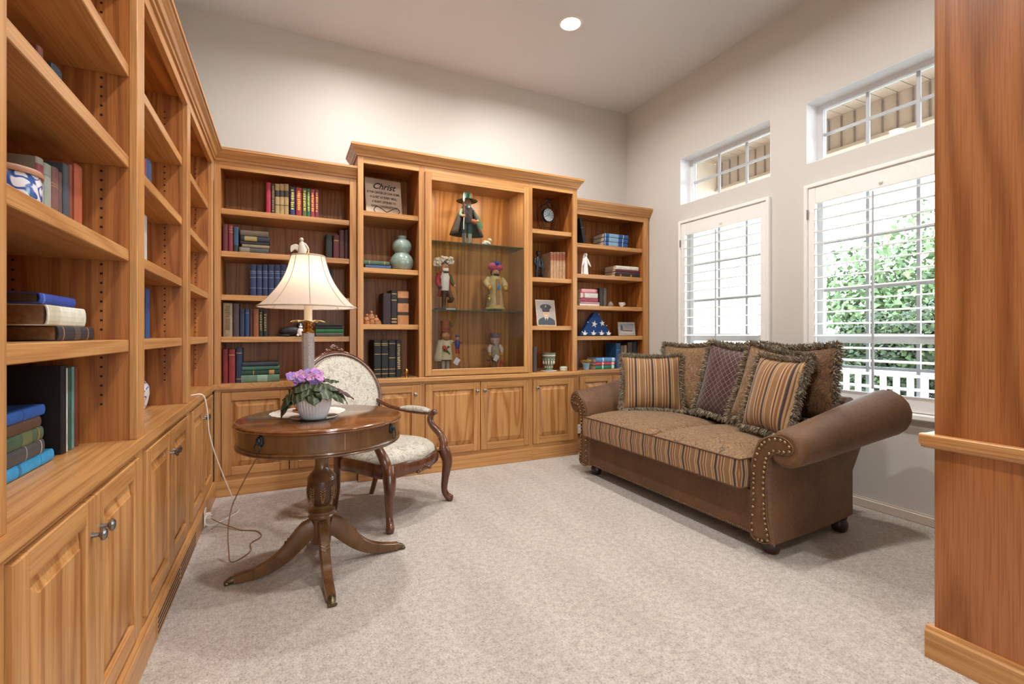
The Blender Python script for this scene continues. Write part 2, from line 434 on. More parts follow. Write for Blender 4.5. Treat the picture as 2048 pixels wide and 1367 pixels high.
# oak-clad partition end
pt = sroot('wall_partition', (2.3, 0, 0))
ob('core', G().box(2.188, 2.42, -3.4, .918, 0, ZC), OAK_SHADED['z'], pt)
ob('end_board', G().box(2.184, 2.424, .912, .932, 0, ZC, b=.002), OAK['z'], pt)
ob('face_board', G().box(2.178, 2.188, .0, .93, .11, .775).box(2.178, 2.188, 0, .93, .83, ZC), oak('z', '#a96c3e', '#8d5529', 'oak_veneer_dimmed', fig=.7, al=.25, ac=2.6), pt)  # veneer colour darkened because this face gets little light
g = G(); pr = [(2.178, .775), (2.166, .779), (2.160, .790), (2.150, .793), (2.147, .797), (2.147, .826), (2.151, .830), (2.178, .830)]
g.prism(pr, 'y', -.2, .966); g.box(2.151, 2.44, .93, .966, .793, .829, b=.003)
ob('chair_rail', g, OAK['y'], pt)
g = G(); pr = [(2.178, 0), (2.158, 0), (2.158, .098), (2.163, .104), (2.166, .116), (2.178, .118)]
g.prism(pr, 'y', -.2, .952); g.box(2.166, 2.44, .93, .952, 0, .115, b=.003)
ob('base_board', g, OAK['y'], pt)

# ------------------------------------------------------------------ windows
JAMB_BRIGHT = C('#f4f6f8', .5, 0, .01)  # white for liners added to brighten jambs that daylight overexposes
SASH = C('#b9bdc1', .4, 0, .03); VINYL = C('#e6e8ea', .35, 0, .03)
def window(n, y0, y1, z0, z1, cols, split=None, rows=2):
    r = sroot('window_%d' % n, (3.8, (y0 + y1) / 2, z0))
    x0, x1 = 3.785, 3.835; f = .045
    g = G().box(x0, x1, y0, y0 + f, z0, z1, b=.004).box(x0, x1, y1 - f, y1, z0, z1, b=.004).box(x0, x1, y0 + f, y1 - f, z0, z0 + f, b=.004).box(x0, x1, y0 + f, y1 - f, z1 - f, z1, b=.004)
    ob('window_frame', g, VINYL, r)
    ob('pane', G().box(3.808, 3.812, y0 + f, y1 - f, z0 + f, z1 - f), PANE, r)
    for i in range(1, cols):
        y = y0 + f + (y1 - y0 - 2 * f) * i / cols
        ob('muntin', G().box(3.802, 3.818, y - .011, y + .011, z0 + f, z1 - f), SASH, r)
    if split:
        ob('meeting_rail', G().box(3.785, 3.83, y0 + f, y1 - f, split - .035, split + .035, b=.004), VINYL, r)
        zs = [z0 + f + (split - z0 - f) / 2] + [split + (z1 - f - split) * k / 3 for k in (1, 2)]
        lk = ob('sash_lock', G().box(3.768, 3.785, (y0 + y1) / 2 - .25, (y0 + y1) / 2 - .20, split + .02, split + .035).box(3.772, 3.785, (y0 + y1) / 2 - .29, (y0 + y1) / 2 - .16, split + .015, split + .022), DARKMET, r)
    else: zs = [z0 + (z1 - z0) * k / rows for k in range(1, rows)]
    for z in zs: ob('muntin', G().box(3.803, 3.817, y0 + f, y1 - f, z - .011, z + .011), SASH, r)
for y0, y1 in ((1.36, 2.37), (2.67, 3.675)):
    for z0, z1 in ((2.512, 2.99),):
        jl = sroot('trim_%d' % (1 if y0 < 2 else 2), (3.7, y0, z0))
        ob('jamb_bright_liner', G().box(3.652, 3.785, y0, y0 + .004, z0, z1), JAMB_BRIGHT, jl); ob('jamb_bright_liner', G().box(3.652, 3.785, y1 - .004, y1, z0, z1), JAMB_BRIGHT, jl)
        ob('head_bright_liner', G().box(3.652, 3.785, y0, y1, z1 - .004, z1), JAMB_BRIGHT, jl); ob('sill_bright_liner', G().box(3.652, 3.785, y0, y1, z0, z0 + .004), JAMB_BRIGHT, jl)
window(1, 2.67, 3.675, .70, 2.325, 3, 1.17)
window(2, 1.36, 2.37, .70, 2.325, 3, 1.17)
window(3, 2.67, 3.675, 2.512, 2.99, 3)
window(4, 1.36, 2.37, 2.512, 2.99, 3)
r5 = sroot('window_5', (.65, -3.35, .15))  # unseen window, added behind the camera as sky fill
g = G()
for x in (.05, .62, 1.19): g.box(x, x + .06, -3.38, -3.32, .15, 2.55)
g.box(.05, 1.25, -3.38, -3.32, .15, .21).box(.05, 1.25, -3.38, -3.32, 2.49, 2.55)
ob('window_frame', g, VINYL, r5); ob('pane', G().box(.11, 1.19, -3.352, -3.348, .21, 2.49), PANE, r5)

SHUT = C('#f0efec', .4, 0, .02)
def shutter(y0, y1, label):
    t = thing('plantation_shutter', label, 'shutter', (3.65, (y0 + y1) / 2, .7), group='plantation shutters on the low windows')
    z0, z1 = .668, 2.343
    g = G()
    for a, b_ in ((y0, y0 + .03), (y1 - .03, y1)): g.box(3.622, 3.668, a, b_, z0, z1, b=.005)
    g.box(3.622, 3.668, y0 + .03, y1 - .03, z1 - .03, z1, b=.005)
    ob('shutter_frame', g, SHUT, t)
    ob('sill', G().box(3.60, 3.668, y0 - .01, y1 + .01, .655, .695, b=.008), SHUT, t)
    p0, p1 = y0 + .034, y1 - .034
    for a, b_ in ((p0, p0 + .052), (p1 - .052, p1)): ob('stile', G().box(3.632, 3.66, a, b_, .70, z1 - .034, b=.003), SHUT, t)
    ob('top_rail', G().box(3.634, 3.658, p0 + .052, p1 - .052, 2.19, z1 - .034, b=.003), SHUT, t)
    ob('bottom_rail', G().box(3.634, 3.658, p0 + .052, p1 - .052, .70, .80, b=.003), SHUT, t)
    n = 16; a = math.radians(7)
    lm = None
    for k in range(n):
        z = .80 + (2.19 - .80) * (k + .5) / n
        if lm is None:
            pl = [(.042 * math.cos(q), .0052 * math.sin(q)) for q in [2 * PI * i / 12 for i in range(12)]]
            pl = [(x * math.cos(a) - zz * math.sin(a), x * math.sin(a) + zz * math.cos(a)) for x, zz in pl]
            g = G().prism(pl, 'y', -(p1 - p0 - .112) / 2, (p1 - p0 - .112) / 2, sm=True)
            o = ob('louver', g, SHUT, t, world=False); lm = o.data
        else:
            o = bpy.data.objects.new('louver', lm); COL.objects.link(o); o.parent = t
        o.location = (-.004, 0, z - .7)
    yc = (y0 + y1) / 2 + .012
    ob('tilt_rod', G().box(3.592, 3.603, yc - .007, yc + .007, .83, 2.17, b=.003), C('#b5b9bd', .4, 0, .03), t)
    ob('magnet_catch', G().ell((3.628, yc - .03, 2.225), .012), SHUT, t)
    
    for hz in (2.08, .95): ob('hinge', G().box(3.618, 3.63, y1 - .036, y1 - .028, hz, hz + .07), C('#9a9a98', .4, .8), t)
shutter(2.665, 3.68, 'white plantation shutter over the window nearer the bookcases')
shutter(1.355, 2.375, 'white plantation shutter over the window beside the oak partition')

# ------------------------------------------------------------------ recessed ceiling cans
CANLENS = emit('can_lamp_lens', '#fff6ea', 9.0)
def can(x, y, label):
    t = thing('recessed_ceiling_light', label, 'ceiling light', (x, y, ZC), group='recessed ceiling lights')
    ob('trim_ring', G().lathe([(.078, 0), (.082, -.010), (.090, -.012), (.104, -.006), (.106, 0)], 40), C('#e8e6e1', .4, 0, .03), t, False)
    ob('lamp_lens', G().lathe([(0, -.004), (.078, -.004)], 40), CANLENS, t, False)
    l = bpy.data.lights.new('can_light', 'AREA'); l.shape = 'DISK'; l.size = .14; l.energy = CAN_W; l.color = (1, .98, .955); l.spread = math.radians(165)
    o = bpy.data.objects.new('can_light', l); COL.objects.link(o); o.parent = t; o.location = (0, 0, -.03)
can(2.156, 3.393, 'round recessed white ceiling light glowing above the glass display case')
for x, y, q in ((.6, 3.39, 'above the desk lamp'), (.6, 1.4, 'nearest the left bookcase'), (2.156, 1.4, 'nearest the oak partition'), (.7, -1.2, 'behind the viewer')):
    can(x, y, 'recessed white ceiling light out of view ' + q)

# ------------------------------------------------------------------ outside: porch, brick veneer, shrubs
g = G().box(-30, 40, -30, 40, -.5, -.45)
gr = ob('ground', g, C('#aaa79f', .95, 0, .1, 3)); gr['kind'] = 'structure'
BRICK = C('#8a6a55', .9, 0, .25, 20); STUCCO = C('#d6c6b4', .9, 0, .05, 8); SOFF = C('#b8a898', .6, 0, .03); PW = C('#f2f2f0', .5, 0, .02)
vn = sroot('brick_veneer', (3.9, 3, 0))
g = G()
for y0, y1 in ((.0, 1.30), (2.43, 2.61), (3.735, 4.9)): g.box(3.862, 3.93, y0, y1, -.4, 3.62)
for y0, y1 in ((1.30, 2.43), (2.61, 3.735)):
    for z0, z1 in ((-.4, .66), (2.37, 2.47), (3.03, 3.62)): g.box(3.862, 3.93, y0, y1, z0, z1)
ob('mortar_bed', g, C('#a89a8c', .95), vn)
bme = None
for yj in (2.43, 3.735):
    for k in range(44):
        z = .02 + k * .075
        if 2.36 < z < 2.44: continue
        if bme is None:
            o = ob('brick', G().box(-.04, .04, -.032, .032, -.032, .032, b=.003), BRICK, vn, world=False); bme = o.data
        else: o = bpy.data.objects.new('brick', bme); COL.objects.link(o); o.parent = vn
        o.location = (3.902 - 3.9, yj + .026 - 3, z)
pc = sroot('porch', (5, 3, 0))
ob('porch_slab', G().box(3.87, 6.3, -.5, 5.0, -.44, -.06), C('#b8b2a8', .9), pc)
ob('end_wall', G().box(3.93, 6.1, 4.95, 5.1, -.44, 3.63), STUCCO, pc)
ob('porch_header', G().box(5.6, 5.85, -.5, 5.0, 3.26, 3.64), SOFF, pc)
ob('header_trim', G().box(5.57, 5.9, -.5, 5.0, 3.24, 3.275), SOFF, pc)
sm_ = C('#c8bdb0', .6, 0, .04); bt = None; pn = None
for k in range(40):
    y = -.4 + k * .1345
    if bt is None:
        bt = ob('batten', G().box(-.008, .008, -.008, .008, -.18, .18), C('#7d7068', .7), pc, world=False); o = bt
        pn = ob('soffit_panel', G().box(-.87, .87, -.0635, .0635, -.01, .01, b=.003), SOFF, pc, world=False); p = pn
    else:
        o = bpy.data.objects.new('batten', bt.data); COL.objects.link(o); o.parent = pc
        p = bpy.data.objects.new('soffit_panel', pn.data); COL.objects.link(p); p.parent = pc
    o.location = (.596, y - 3, 3.445); p.location = (-.27, y - 3 + .067, 3.65)
ob('soffit_backing', G().box(3.87, 5.85, -.5, 5.0, 3.662, 3.72), C('#8a8077', .8), pc)
ob('porch_post', G().box(5.94, 6.08, 4.30, 4.44, -.06, 3.26, b=.01), PW, pc)
rl = thing('porch_railing', 'white wooden porch railing with square balusters outside the windows', 'railing', (6.0, 2.5, -.06))
ob('top_rail', G().box(5.95, 6.05, -.4, 4.3, .74, .80, b=.008), PW, rl); ob('bottom_rail', G().box(5.97, 6.03, -.4, 4.3, .02, .07), PW, rl)
bl = None
for k in range(36):
    y = -.3 + k * .128
    if bl is None: bl = ob('baluster', G().box(-.02, .02, -.024, .024, .12, .81), PW, rl, world=False); o = bl
    else: o = bpy.data.objects.new('baluster', bl.data); COL.objects.link(o); o.parent = rl
    o.location = (0, y - 2.5, 0)
def bush(name, label, c, r, n, cols, leaf, seed):
    R = random.Random(seed); t = thing(name, label, 'shrub' if 'shrub' in name else 'tree', (c[0], c[1], -.45))
    ob('trunk', G().tube([(c[0], c[1], -.45), (c[0], c[1], c[2])], .09, 8), C('#4a3a2a', .9), t)
    g = G(); blobs = [(V((R.uniform(-.6, .6) * r[0], R.uniform(-.6, .6) * r[1], R.uniform(-.55, .6) * r[2])), R.uniform(.35, .55)) for _ in range(26)]
    for i in range(n):
        b_, q = R.choice(blobs); d = V((R.gauss(0, 1), R.gauss(0, 1), R.gauss(0, 1))).normalized() * R.uniform(.75, 1.0)
        p = V(c) + b_ + V((d.x * r[0], d.y * r[1], d.z * r[2])) * q
        a = V((R.gauss(0, 1), R.gauss(0, 1), R.gauss(0, 1))).normalized(); bb = a.cross(d).normalized(); L = leaf * R.uniform(.6, 1.3)
        g.add([p - bb * L * .5, p + a * L * .5, p + bb * L * .5, p - a * L * .9], [(0, 1, 2, 3)], 0 if R.random() < .6 else 1)
    ob('foliage', g, [C(k, .7, 0, .3, 6) for k in cols], t, kind='stuff')
bush('round_shrub', 'dense dark green shrub beyond the porch railing', (9.4, 4.35, .55), (1.45, 1.35, 1.15), 26000, ('#26331a', '#3d4f24'), .06, 3)
bush('tall_tree', 'pale green tree standing behind the round shrub', (15.0, 6.6, 2.0), (2.2, 2.4, 2.4), 14000, ('#4a5e3a', '#5f7448'), .12, 5)
bush('low_shrub', 'low green shrub behind the porch railing at the right window edge', (9.0, 1.8, .25), (1.2, 1.3, .9), 12000, ('#26331a', '#3d4f24'), .06, 8)
# =================================================================== OAK CABINETRY
ZK = .83                       # worktop height
LV = (1.181, 1.496, 1.822, 2.139)   # shelf tops, low bookcases
ML = (1.282, 1.750, 2.218)          # shelf tops, tall middle bookcase
ST = .042                      # shelf edge thickness
HOLE = C('#1c0e06', .9)
def crown(path_out, z0, z1, par, mat='x'):
    pass
CROWN_PROF = [(0, 0), (.010, .004), (.012, .016), (.020, .020), (.028, .034), (.044, .050), (.048, .058), (.055, .060), (.055, .075)]
def crown_run(pts, z0, zs, skew0=0, skew1=0):
    """moulding swept along a plan polyline; offsets go to the right of travel; mitred corners"""
    g = G(); P = [V((x, y, 0)) for x, y in pts]; k = len(P); rows = []
    for i in range(k):
        d0 = (P[i] - P[i - 1]).normalized() if i else (P[1] - P[0]).normalized()
        d1 = (P[i + 1] - P[i]).normalized() if i < k - 1 else d0
        n0 = V((d0.y, -d0.x, 0)); n1 = V((d1.y, -d1.x, 0)); b_ = (n0 + n1); b_ = b_ / max(.2, b_.dot(n0))
        rows.append([P[i] + b_ * o + V((0, 0, z0 + h * zs)) for o, h in CROWN_PROF] + [P[i] - b_ * .015 + V((0, 0, z0 + .075 * zs)), P[i] - b_ * .015 + V((0, 0, z0))])
    for r_, sk, d in ((0, skew0, (P[1] - P[0]).normalized()), (-1, skew1, (P[-2] - P[-1]).normalized())):   # mitred ends
        if sk: rows[r_] = [q + d * (o + .001) for q, o in zip(rows[r_], [c[0] for c in CROWN_PROF] + [0, 0])]
    m = len(rows[0])
    for i in range(k - 1):
        vs = rows[i] + rows[i + 1]; g.add(vs, [[j, (j + 1) % m, m + (j + 1) % m, m + j] for j in range(m)])
    g.add(rows[0], [list(range(m))[::-1]]); g.add(rows[-1], [list(range(m))])
    return g
# ------------------------------------------------------------------ left wall bookcase
XF, XS, XB = -.465, -.489, -.838
BAYS = [(1.21, 2.09), (2.185, 3.06), (3.155, 4.03)]
lb = thing('left_bookcase', 'long oak bookcase with three open bays along the left wall', 'bookcase', (-.65, 2.6, ZK))
ZT = 2.50
for y0, y1, nm in ((1.115, 1.21, 'stile'), (2.09, 2.185, 'stile'), (3.06, 3.155, 'stile'), (4.03, 4.108, 'stile')):
    ob(nm, G().box(XS, XF, y0, y1, ZK, ZT, b=.002), OAK['z'], lb)
ob('top_rail', G().box(XS, XF + .0005, 1.115, 4.108, 2.428, ZT), OAK['y'], lb)
ob('back_panel', G().box(-.852, XB, 1.115, 4.10, ZK, ZT), OAK_SHADED['z'], lb)
ob('top_panel', G().box(-.852, XS, 1.115, 4.10, ZT - .04, ZT), OAK_SHADED['y'], lb)
g = G()
for i, (y0, y1) in enumerate(BAYS):
    ob('side_panel', G().box(XB, XS, y1, y1 + .047, ZK, ZT), OAK_SHADED['z'], lb)
    ob('side_panel', G().box(XB, XS, y0 - .047, y0, ZK, ZT), OAK_SHADED['z'], lb)
    for z in LV: ob('shelf', G().box(XB, XS, y0, y1, z - ST, z, b=.0025), OAK['y'], lb)
    for xh in (-.565, -.79):
        for k in range(48):
            z = .96 + k * .032
            if z < 2.4 and all(not (q - ST - .01 < z < q + .006) for q in LV) and (z - .96) % .32 < .29:
                g.box(xh - .0035, xh + .0035, y1 - .0006, y1, z - .0035, z + .0035)
ob('pin_hole_rows', g, HOLE, lb, kind='stuff')
ob('crown_moulding', crown_run([(XF, 1.115), (XF, 4.126)], 2.478, 1.25, 0, 1), OAK['y'], lb)
# ------------------------------------------------------------------ generic back-wall bookcase
def bookcase(name, label, x0, x1, yf, bays, levels, zhead, ztop, stiles, yb=4.505, crown_pts=None, zcrown=0):
    t = thing(name, label, 'bookcase', ((x0 + x1) / 2, 4.3, ZK)); ys = yf + .024
    for a, b_ in stiles: ob('stile', G().box(a, b_, yf, ys, ZK, ztop, b=.002), OAK['z'], t)
    for a, b_ in bays: ob('top_rail', G().box(a, b_, yf + .0005, ys, zhead, ztop), OAK['x'], t)
    ob('back_panel', G().box(x0, x1, yb, yb + .012, ZK, ztop), OAK_SHADED['z'], t)
    ob('top_panel', G().box(x0, x1, ys, yb, ztop - .03, ztop - .005), OAK_SHADED['x'], t)
    gh = G()
    for (a, b_), lv in zip(bays, levels):
        ob('side_panel', G().box(a - .018, a, ys, yb, ZK, ztop - .03), OAK_SHADED['z'], t)
        ob('side_panel', G().box(b_, b_ + .018, ys, yb, ZK, ztop - .03), OAK_SHADED['z'], t)
        for z in lv: ob('shelf', G().box(a, b_, ys, yb, z - ST, z, b=.0025), OAK['x'], t)
    if crown_pts: ob('crown_moulding', crown_run(crown_pts, zcrown, 1.25, 1 if x0 < 0 else 0), OAK['x'], t)
    return t
YU, YM = 4.126, 4.055
bk1 = bookcase('oak_bookcase', 'oak bookcase filled with books in the left corner behind the lamp', -.464, .5425, YU, [(-.4225, .49)], [LV], 2.428, 2.50, [(-.4645, -.4225), (.49, .5425)], crown_pts=[(XF, YU), (.5425, YU)], zcrown=2.478)
bk2 = bookcase('oak_center_bookcase', 'tall oak center bookcase around a lit glass display case', .543, 2.656, YM, [(.588, 1.048), (2.149, 2.605)], [ML, ML], 2.60, 2.672, [(.543, .588), (1.048, 1.096), (2.111, 2.149), (2.605, 2.656)],
               crown_pts=[(.543, 4.4), (.543, YM), (2.656, YM), (2.656, 4.4)], zcrown=2.648)
ob('outer_side_panel', G().box(.543, .560, YM + .024, 4.505, ZK, 2.672), OAK_SHADED['z'], bk2)
ob('outer_side_panel', G().box(2.639, 2.656, YM + .024, 4.505, ZK, 2.672), OAK_SHADED['z'], bk2)
ob('top_rail', G().box(1.096, 2.111, YM + .0005, YM + .024, 2.602, 2.672), OAK['x'], bk2)
bk3 = bookcase('oak_bookcase', 'oak bookcase with the folded flag in the corner by the windows', 2.66, 3.634, YU, [(2.70, 3.572)], [LV], 2.428, 2.50, [(2.66, 2.70), (3.572, 3.634)], crown_pts=[(2.66, YU), (3.634, YU), (3.634, 4.35)], zcrown=2.478)
ob('outer_side_panel', G().box(3.618, 3.634, YU + .024, 4.505, ZK, 2.5), OAK_SHADED['z'], bk3)
# ------------------------------------------------------------------ glass display case (its own cabinet)
dc = thing('display_case', 'lit oak display case with a glass door and glass shelves', 'display cabinet', (1.6, 4.25, ZK))
D0, D1 = 1.098, 2.109
ob('back_panel', G().box(1.10, 2.107, 4.48, 4.50, ZK, 2.60), oak('z', '#c48b4e', '#a36a35', 'oak_display_back', fig=.8, al=.3, ac=2.8), dc)
for a in (1.10, 2.09): ob('side_panel', G().box(a, a + .017, YM + .03, 4.48, ZK, 2.60), OAK['z'], dc)
ob('top_panel', G().box(1.117, 2.09, YM + .03, 4.48, 2.585, 2.60), OAK['x'], dc)
ob('floor_panel', G().box(1.117, 2.09, YM + .03, 4.48, ZK, ZK + .016), OAK['x'], dc)
dr = ob('door_pane', G().box(D0 + .05, D1 - .05, YM - .006, YM - .002, .89, 2.537), CASEGL, dc, label='clear glass door pane')
for a, b_ in ((D0, D0 + .057), (D1 - .057, D1)): ob('door_stile', G().box(a, b_, YM - .018, YM + .004, .838, 2.596, b=.003), OAK['z'], dc)
for a, b_ in ((.838, .895), (2.532, 2.596)): ob('door_rail', G().box(D0 + .057, D1 - .057, YM - .018, YM + .004, a, b_, b=.003), OAK['x'], dc)
for z in (2.03, 1.42):
    o = ob('glass_shelf', G().box(1.12, 2.088, YM + .06, 4.475, z - .008, z), SHELFGL, dc, label='clear glass shelf')
    ob('shelf_edge', G().box(1.12, 2.088, YM + .0585, YM + .06, z - .008, z), GREENED, o)
for x in (1.32, 1.83):
    p = ob('puck_light', G().lathe([(.035, 0), (.035, -.014), (.03, -.016), (0, -.016)], 20, (x, 4.10, 2.585)), emit('puck_lens', '#ffe2b0', 6), dc)
    l = bpy.data.lights.new('puck_lamp', 'AREA'); l.shape = 'DISK'; l.size = .06; l.energy = 3.4; l.color = (1, .86, .66)
    o = bpy.data.objects.new('puck_lamp', l); COL.objects.link(o); o.parent = dc; o.location = (x - 1.6, -.15, 2.562 - ZK); o.rotation_euler = (math.radians(12), 0, 0)

# ------------------------------------------------------------------ base cabinets
def knob(par, p, d):
    g = G().lathe([(.007, 0), (.006, .008), (.0055, .016), (.0155, .022), (.0165, .027), (.012, .032), (0, .034)], 18)
    R = V((0, 0, 1)).rotation_difference(V(d)).to_matrix().to_4x4()
    g.xf(M.Translation(V(p)) @ R); ob('knob', g, PEWTER, par)
def raised_door(par, axis, a0, a1, z0, z1, face, kn=None):
    """frame-and-panel door; axis 'x': lies in an x-z plane facing -y; axis 'y': in a y-z plane facing +x"""
    sw = .062; th = .019; g = G()
    def bx(gg, p0, p1, q0, q1, d0, d1, b=.003):
        if axis == 'x': gg.box(p0, p1, face + d0, face + d1, q0, q1, b=b)
        else: gg.box(face - d1, face - d0, p0, p1, q0, q1, b=b)
    # raised panel: outer ledge deep, bevelled up to a flat field
    p = [(a0 + sw, a1 - sw, z0 + sw, z1 - sw, .017), (a0 + sw + .004, a1 - sw - .004, z0 + sw + .004, z1 - sw - .004, .017), (a0 + sw + .040, a1 - sw - .040, z0 + sw + .040, z1 - sw - .040, .004), (a0 + sw + .042, a1 - sw - .042, z0 + sw + .042, z1 - sw - .042, .001)]
    vs = []
    for (u0, u1, q0, q1, d) in p:
        for (u, q) in ((u0, q0), (u1, q0), (u1, q1), (u0, q1)):
            vs.append((u, face + d, q) if axis == 'x' else (face - d, u, q))
    fs = [[4 * i + j, 4 * i + (j + 1) % 4, 4 * i + 4 + (j + 1) % 4, 4 * i + 4 + j] for i in range(3) for j in range(4)] + [[12, 13, 14, 15]]
    g = G(); g.add(vs, fs); o = ob('door', g, OAKP, par)
    for u0, u1 in ((a0, a0 + sw), (a1 - sw, a1)):
        g = G(); bx(g, u0, u1, z0, z1, 0, th); ob('stile', g, OAK['z'], o)
    for q0, q1 in ((z0, z0 + sw), (z1 - sw, z1)):
        g = G(); bx(g, a0 + sw, a1 - sw, q0, q1, .0005, th); ob('rail', g, OAK['x' if axis == 'x' else 'y'], o)
    if kn:
        p_ = (kn[0], face, kn[1]) if axis == 'x' else (face, kn[0], kn[1])
        knob(o, p_, (0, -1, 0) if axis == 'x' else (1, 0, 0))
OAKP = oak('z', '#c6955d', '#a9713c', 'oak_door_panel', fig=.9, al=.34, ac=3.4)
ZD0, ZD1, KZ = .152, .768, .690
def frame(t, axis, a0, a1, doors, f):
    """face frame pieces around the doors, leaving a 3 mm dark reveal"""
    def bx(p0, p1, z0, z1): return G().box(p0, p1, f, f + .02, z0, z1) if axis == 'x' else G().box(f - .02, f, p0, p1, z0, z1)
    h = OAK['x' if axis == 'x' else 'y']; e0, e1 = doors[0][0] - .003, doors[-1][1] + .003
    ob('frame_stile', bx(a0, e0, .12, ZK - .036), OAK['z'], t); ob('frame_stile', bx(e1, a1, .12, ZK - .036), OAK['z'], t)
    ob('frame_rail', bx(e0, e1, .12, ZD0 - .003), h, t); ob('frame_rail', bx(e0, e1, ZD1 + .003, ZK - .036), h, t)
def base_back(name, label, x0, x1, yf, doors):
    t = thing(name, label, 'cabinet', ((x0 + x1) / 2, 4.3, 0))
    ob('carcass', G().box(x0, x1, yf + .02, 4.5, .0, ZK - .036), C('#3a2414', .9), t)
    frame(t, 'x', x0, x1, [(a, b_) for a, b_, k in doors], yf)
    ob('plinth', G().box(x0, x1, yf - .012, yf + .02, 0, .112, b=.002), OAK['x'], t); ob('plinth_cap', G().box(x0, x1, yf - .008, yf + .0, .112, .122), OAK['x'], t)
    for a, b_, k in doors: raised_door(t, 'x', a, b_, ZD0, ZD1, yf - .013, (k, KZ) if k else None)
    return t
YBL, YBM = 4.118, 4.050
base_back('base_cabinet', 'oak base cabinet partly hidden behind the round table, left corner', -.46, .545, YBL, [(-.415, .035, None), (.041, .49, None)])
base_back('base_cabinet', 'narrow oak base cabinet behind the armchair back, with one door', .545, 1.072, YBM, [(.60, 1.043, 1.008)])
base_back('base_cabinet', 'wide oak base cabinet with two doors under the glass display case', 1.072, 2.130, YBM, [(1.100, 1.604, 1.570), (1.610, 2.108, 1.642)])
base_back('base_cabinet', 'narrow single-door oak base cabinet beside the sofa arm', 2.130, 2.656, YBM, [(2.150, 2.602, 2.186)])
base_back('base_cabinet', 'oak base cabinet behind the sofa in the window corner', 2.656, 3.634, YBL, [(2.72, 3.13, None), (3.136, 3.56, None)])
for i, ((y0, y1), q) in enumerate(zip(BAYS, ('nearest the viewer', 'in the middle of the left wall', 'beside the white hanging cord'))):
    a0 = y0 - .0475 if i else 1.115; a1 = y1 + .0475 if i < 2 else 4.10
    t = thing('base_cabinet', 'oak base cabinet with raised-panel doors ' + q, 'cabinet', (-.66, (y0 + y1) / 2, 0))
    ob('carcass', G().box(-.855, -.49, a0, a1, 0, ZK - .036), C('#3a2414', .9), t)
    mid = (y0 + y1) / 2
    frame(t, 'y', a0, a1, [(y0 + .004, mid - .003), (mid + .003, y1 - .004)], -.470)
    ob('plinth', G().box(-.49, -.449, a0, a1, 0, .112, b=.002), OAK['y'], t); ob('plinth_cap', G().box(-.47, -.4535, a0, a1, .112, .122), OAK['y'], t)
    raised_door(t, 'y', y0 + .004, mid - .003, ZD0, ZD1, -.457, (mid - .034, KZ - .02)); raised_door(t, 'y', mid + .003, y1 - .004, ZD0, ZD1, -.457, (mid + .034, KZ - .02))
# worktops
g = G(); g.prism([(-.853, 1.0), (-.453, 1.0), (-.453, 4.098), (.528, 4.098), (.528, 4.5), (-.853, 4.5)], 'z', ZK - .036, ZK)
tag(ob('worktop', g, OAK['y']), 'oak worktop running along the left wall and into the corner', 'worktop')
tag(ob('worktop', G().box(.528, 2.674, 4.018, 4.5, ZK - .036, ZK, b=.004), OAK['x']), 'oak worktop under the center bookcase and display case', 'worktop')
tag(ob('worktop', G().box(2.674, 3.64, 4.098, 4.5, ZK - .036, ZK, b=.004), OAK['x']), 'oak worktop of the window corner bookcase behind the sofa', 'worktop')
# toe-kick vent and outlets
t = thing('floor_register', 'slotted oak air vent in the left plinth board', 'vent', (-.449, 2.75, .05))
ob('vent_plate', G().box(-.451, -.446, 2.28, 3.22, .012, .100), OAK['y'], t)
for k in range(4): ob('vent_slot', G().box(-.447, -.4455, 2.30, 2.74, .022 + k * .02, .030 + k * .02).box(-.447, -.4455, 2.76, 3.20, .022 + k * .02, .030 + k * .02), HOLE, t)
def outlet(label, loc, axis):
    t = thing('power_outlet', label, 'outlet', loc)
    if axis == 'y':
        ob('cover_plate', G().box(0, .006, -.036, .036, -.05, .05, b=.002), C('#efe6d6', .4), t, False)
        ob('plug', G().box(.006, .034, -.016, .016, -.012, .022, b=.004), C('#e9e0d0', .5), t, False)
    else:
        ob('cover_plate', G().box(-.03, .03, -.006, 0, -.045, .045, b=.002), C('#efe6d6', .4), t, False)
        for z in (-.02, .02): ob('socket', G().box(-.012, .012, -.007, -.005, z - .012, z + .012), C('#d8cdbb', .4), t, False)
outlet('cream power outlet with plugs at the foot of the left cabinets', (-.446, 3.52, .062), 'y')
outlet('small cream power outlet on the cabinet beside the sofa arm', (2.70, 4.098, .24), 'x')
# =================================================================== FURNITURE
def catmull(P, n=6, closed=False):
    P = [V(p) for p in P]; k = len(P); out = []
    for i in range(k if closed else k - 1):
        p0 = P[(i - 1) % k] if closed or i else P[0]; p1 = P[i]; p2 = P[(i + 1) % k]; p3 = P[(i + 2) % k] if closed or i < k - 2 else P[-1]
        for j in range(n):
            t = j / n; out.append(.5 * ((2 * p1) + (p2 - p0) * t + (2 * p0 - 5 * p1 + 4 * p2 - p3) * t * t + (3 * p1 - p0 - 3 * p2 + p3) * t ** 3))
    if not closed: out.append(P[-1])
    return out
def interp(vals, n, k):
    return [(lambda q, i: tuple(a + (b - a) * q for a, b in zip(vals[i], vals[i + 1])) if isinstance(vals[i], tuple) else vals[i] + (vals[i + 1] - vals[i]) * q)(min(1, j / n - min(int(j / n), k - 2)), min(int(j / n), k - 2)) for j in range((k - 1) * n + 1)]
def stube(g, P, R, n=5, sec=10, m=0, **k):
    return g.tube(catmull(P, n), interp(R, n, len(P)), sec, m, **k)

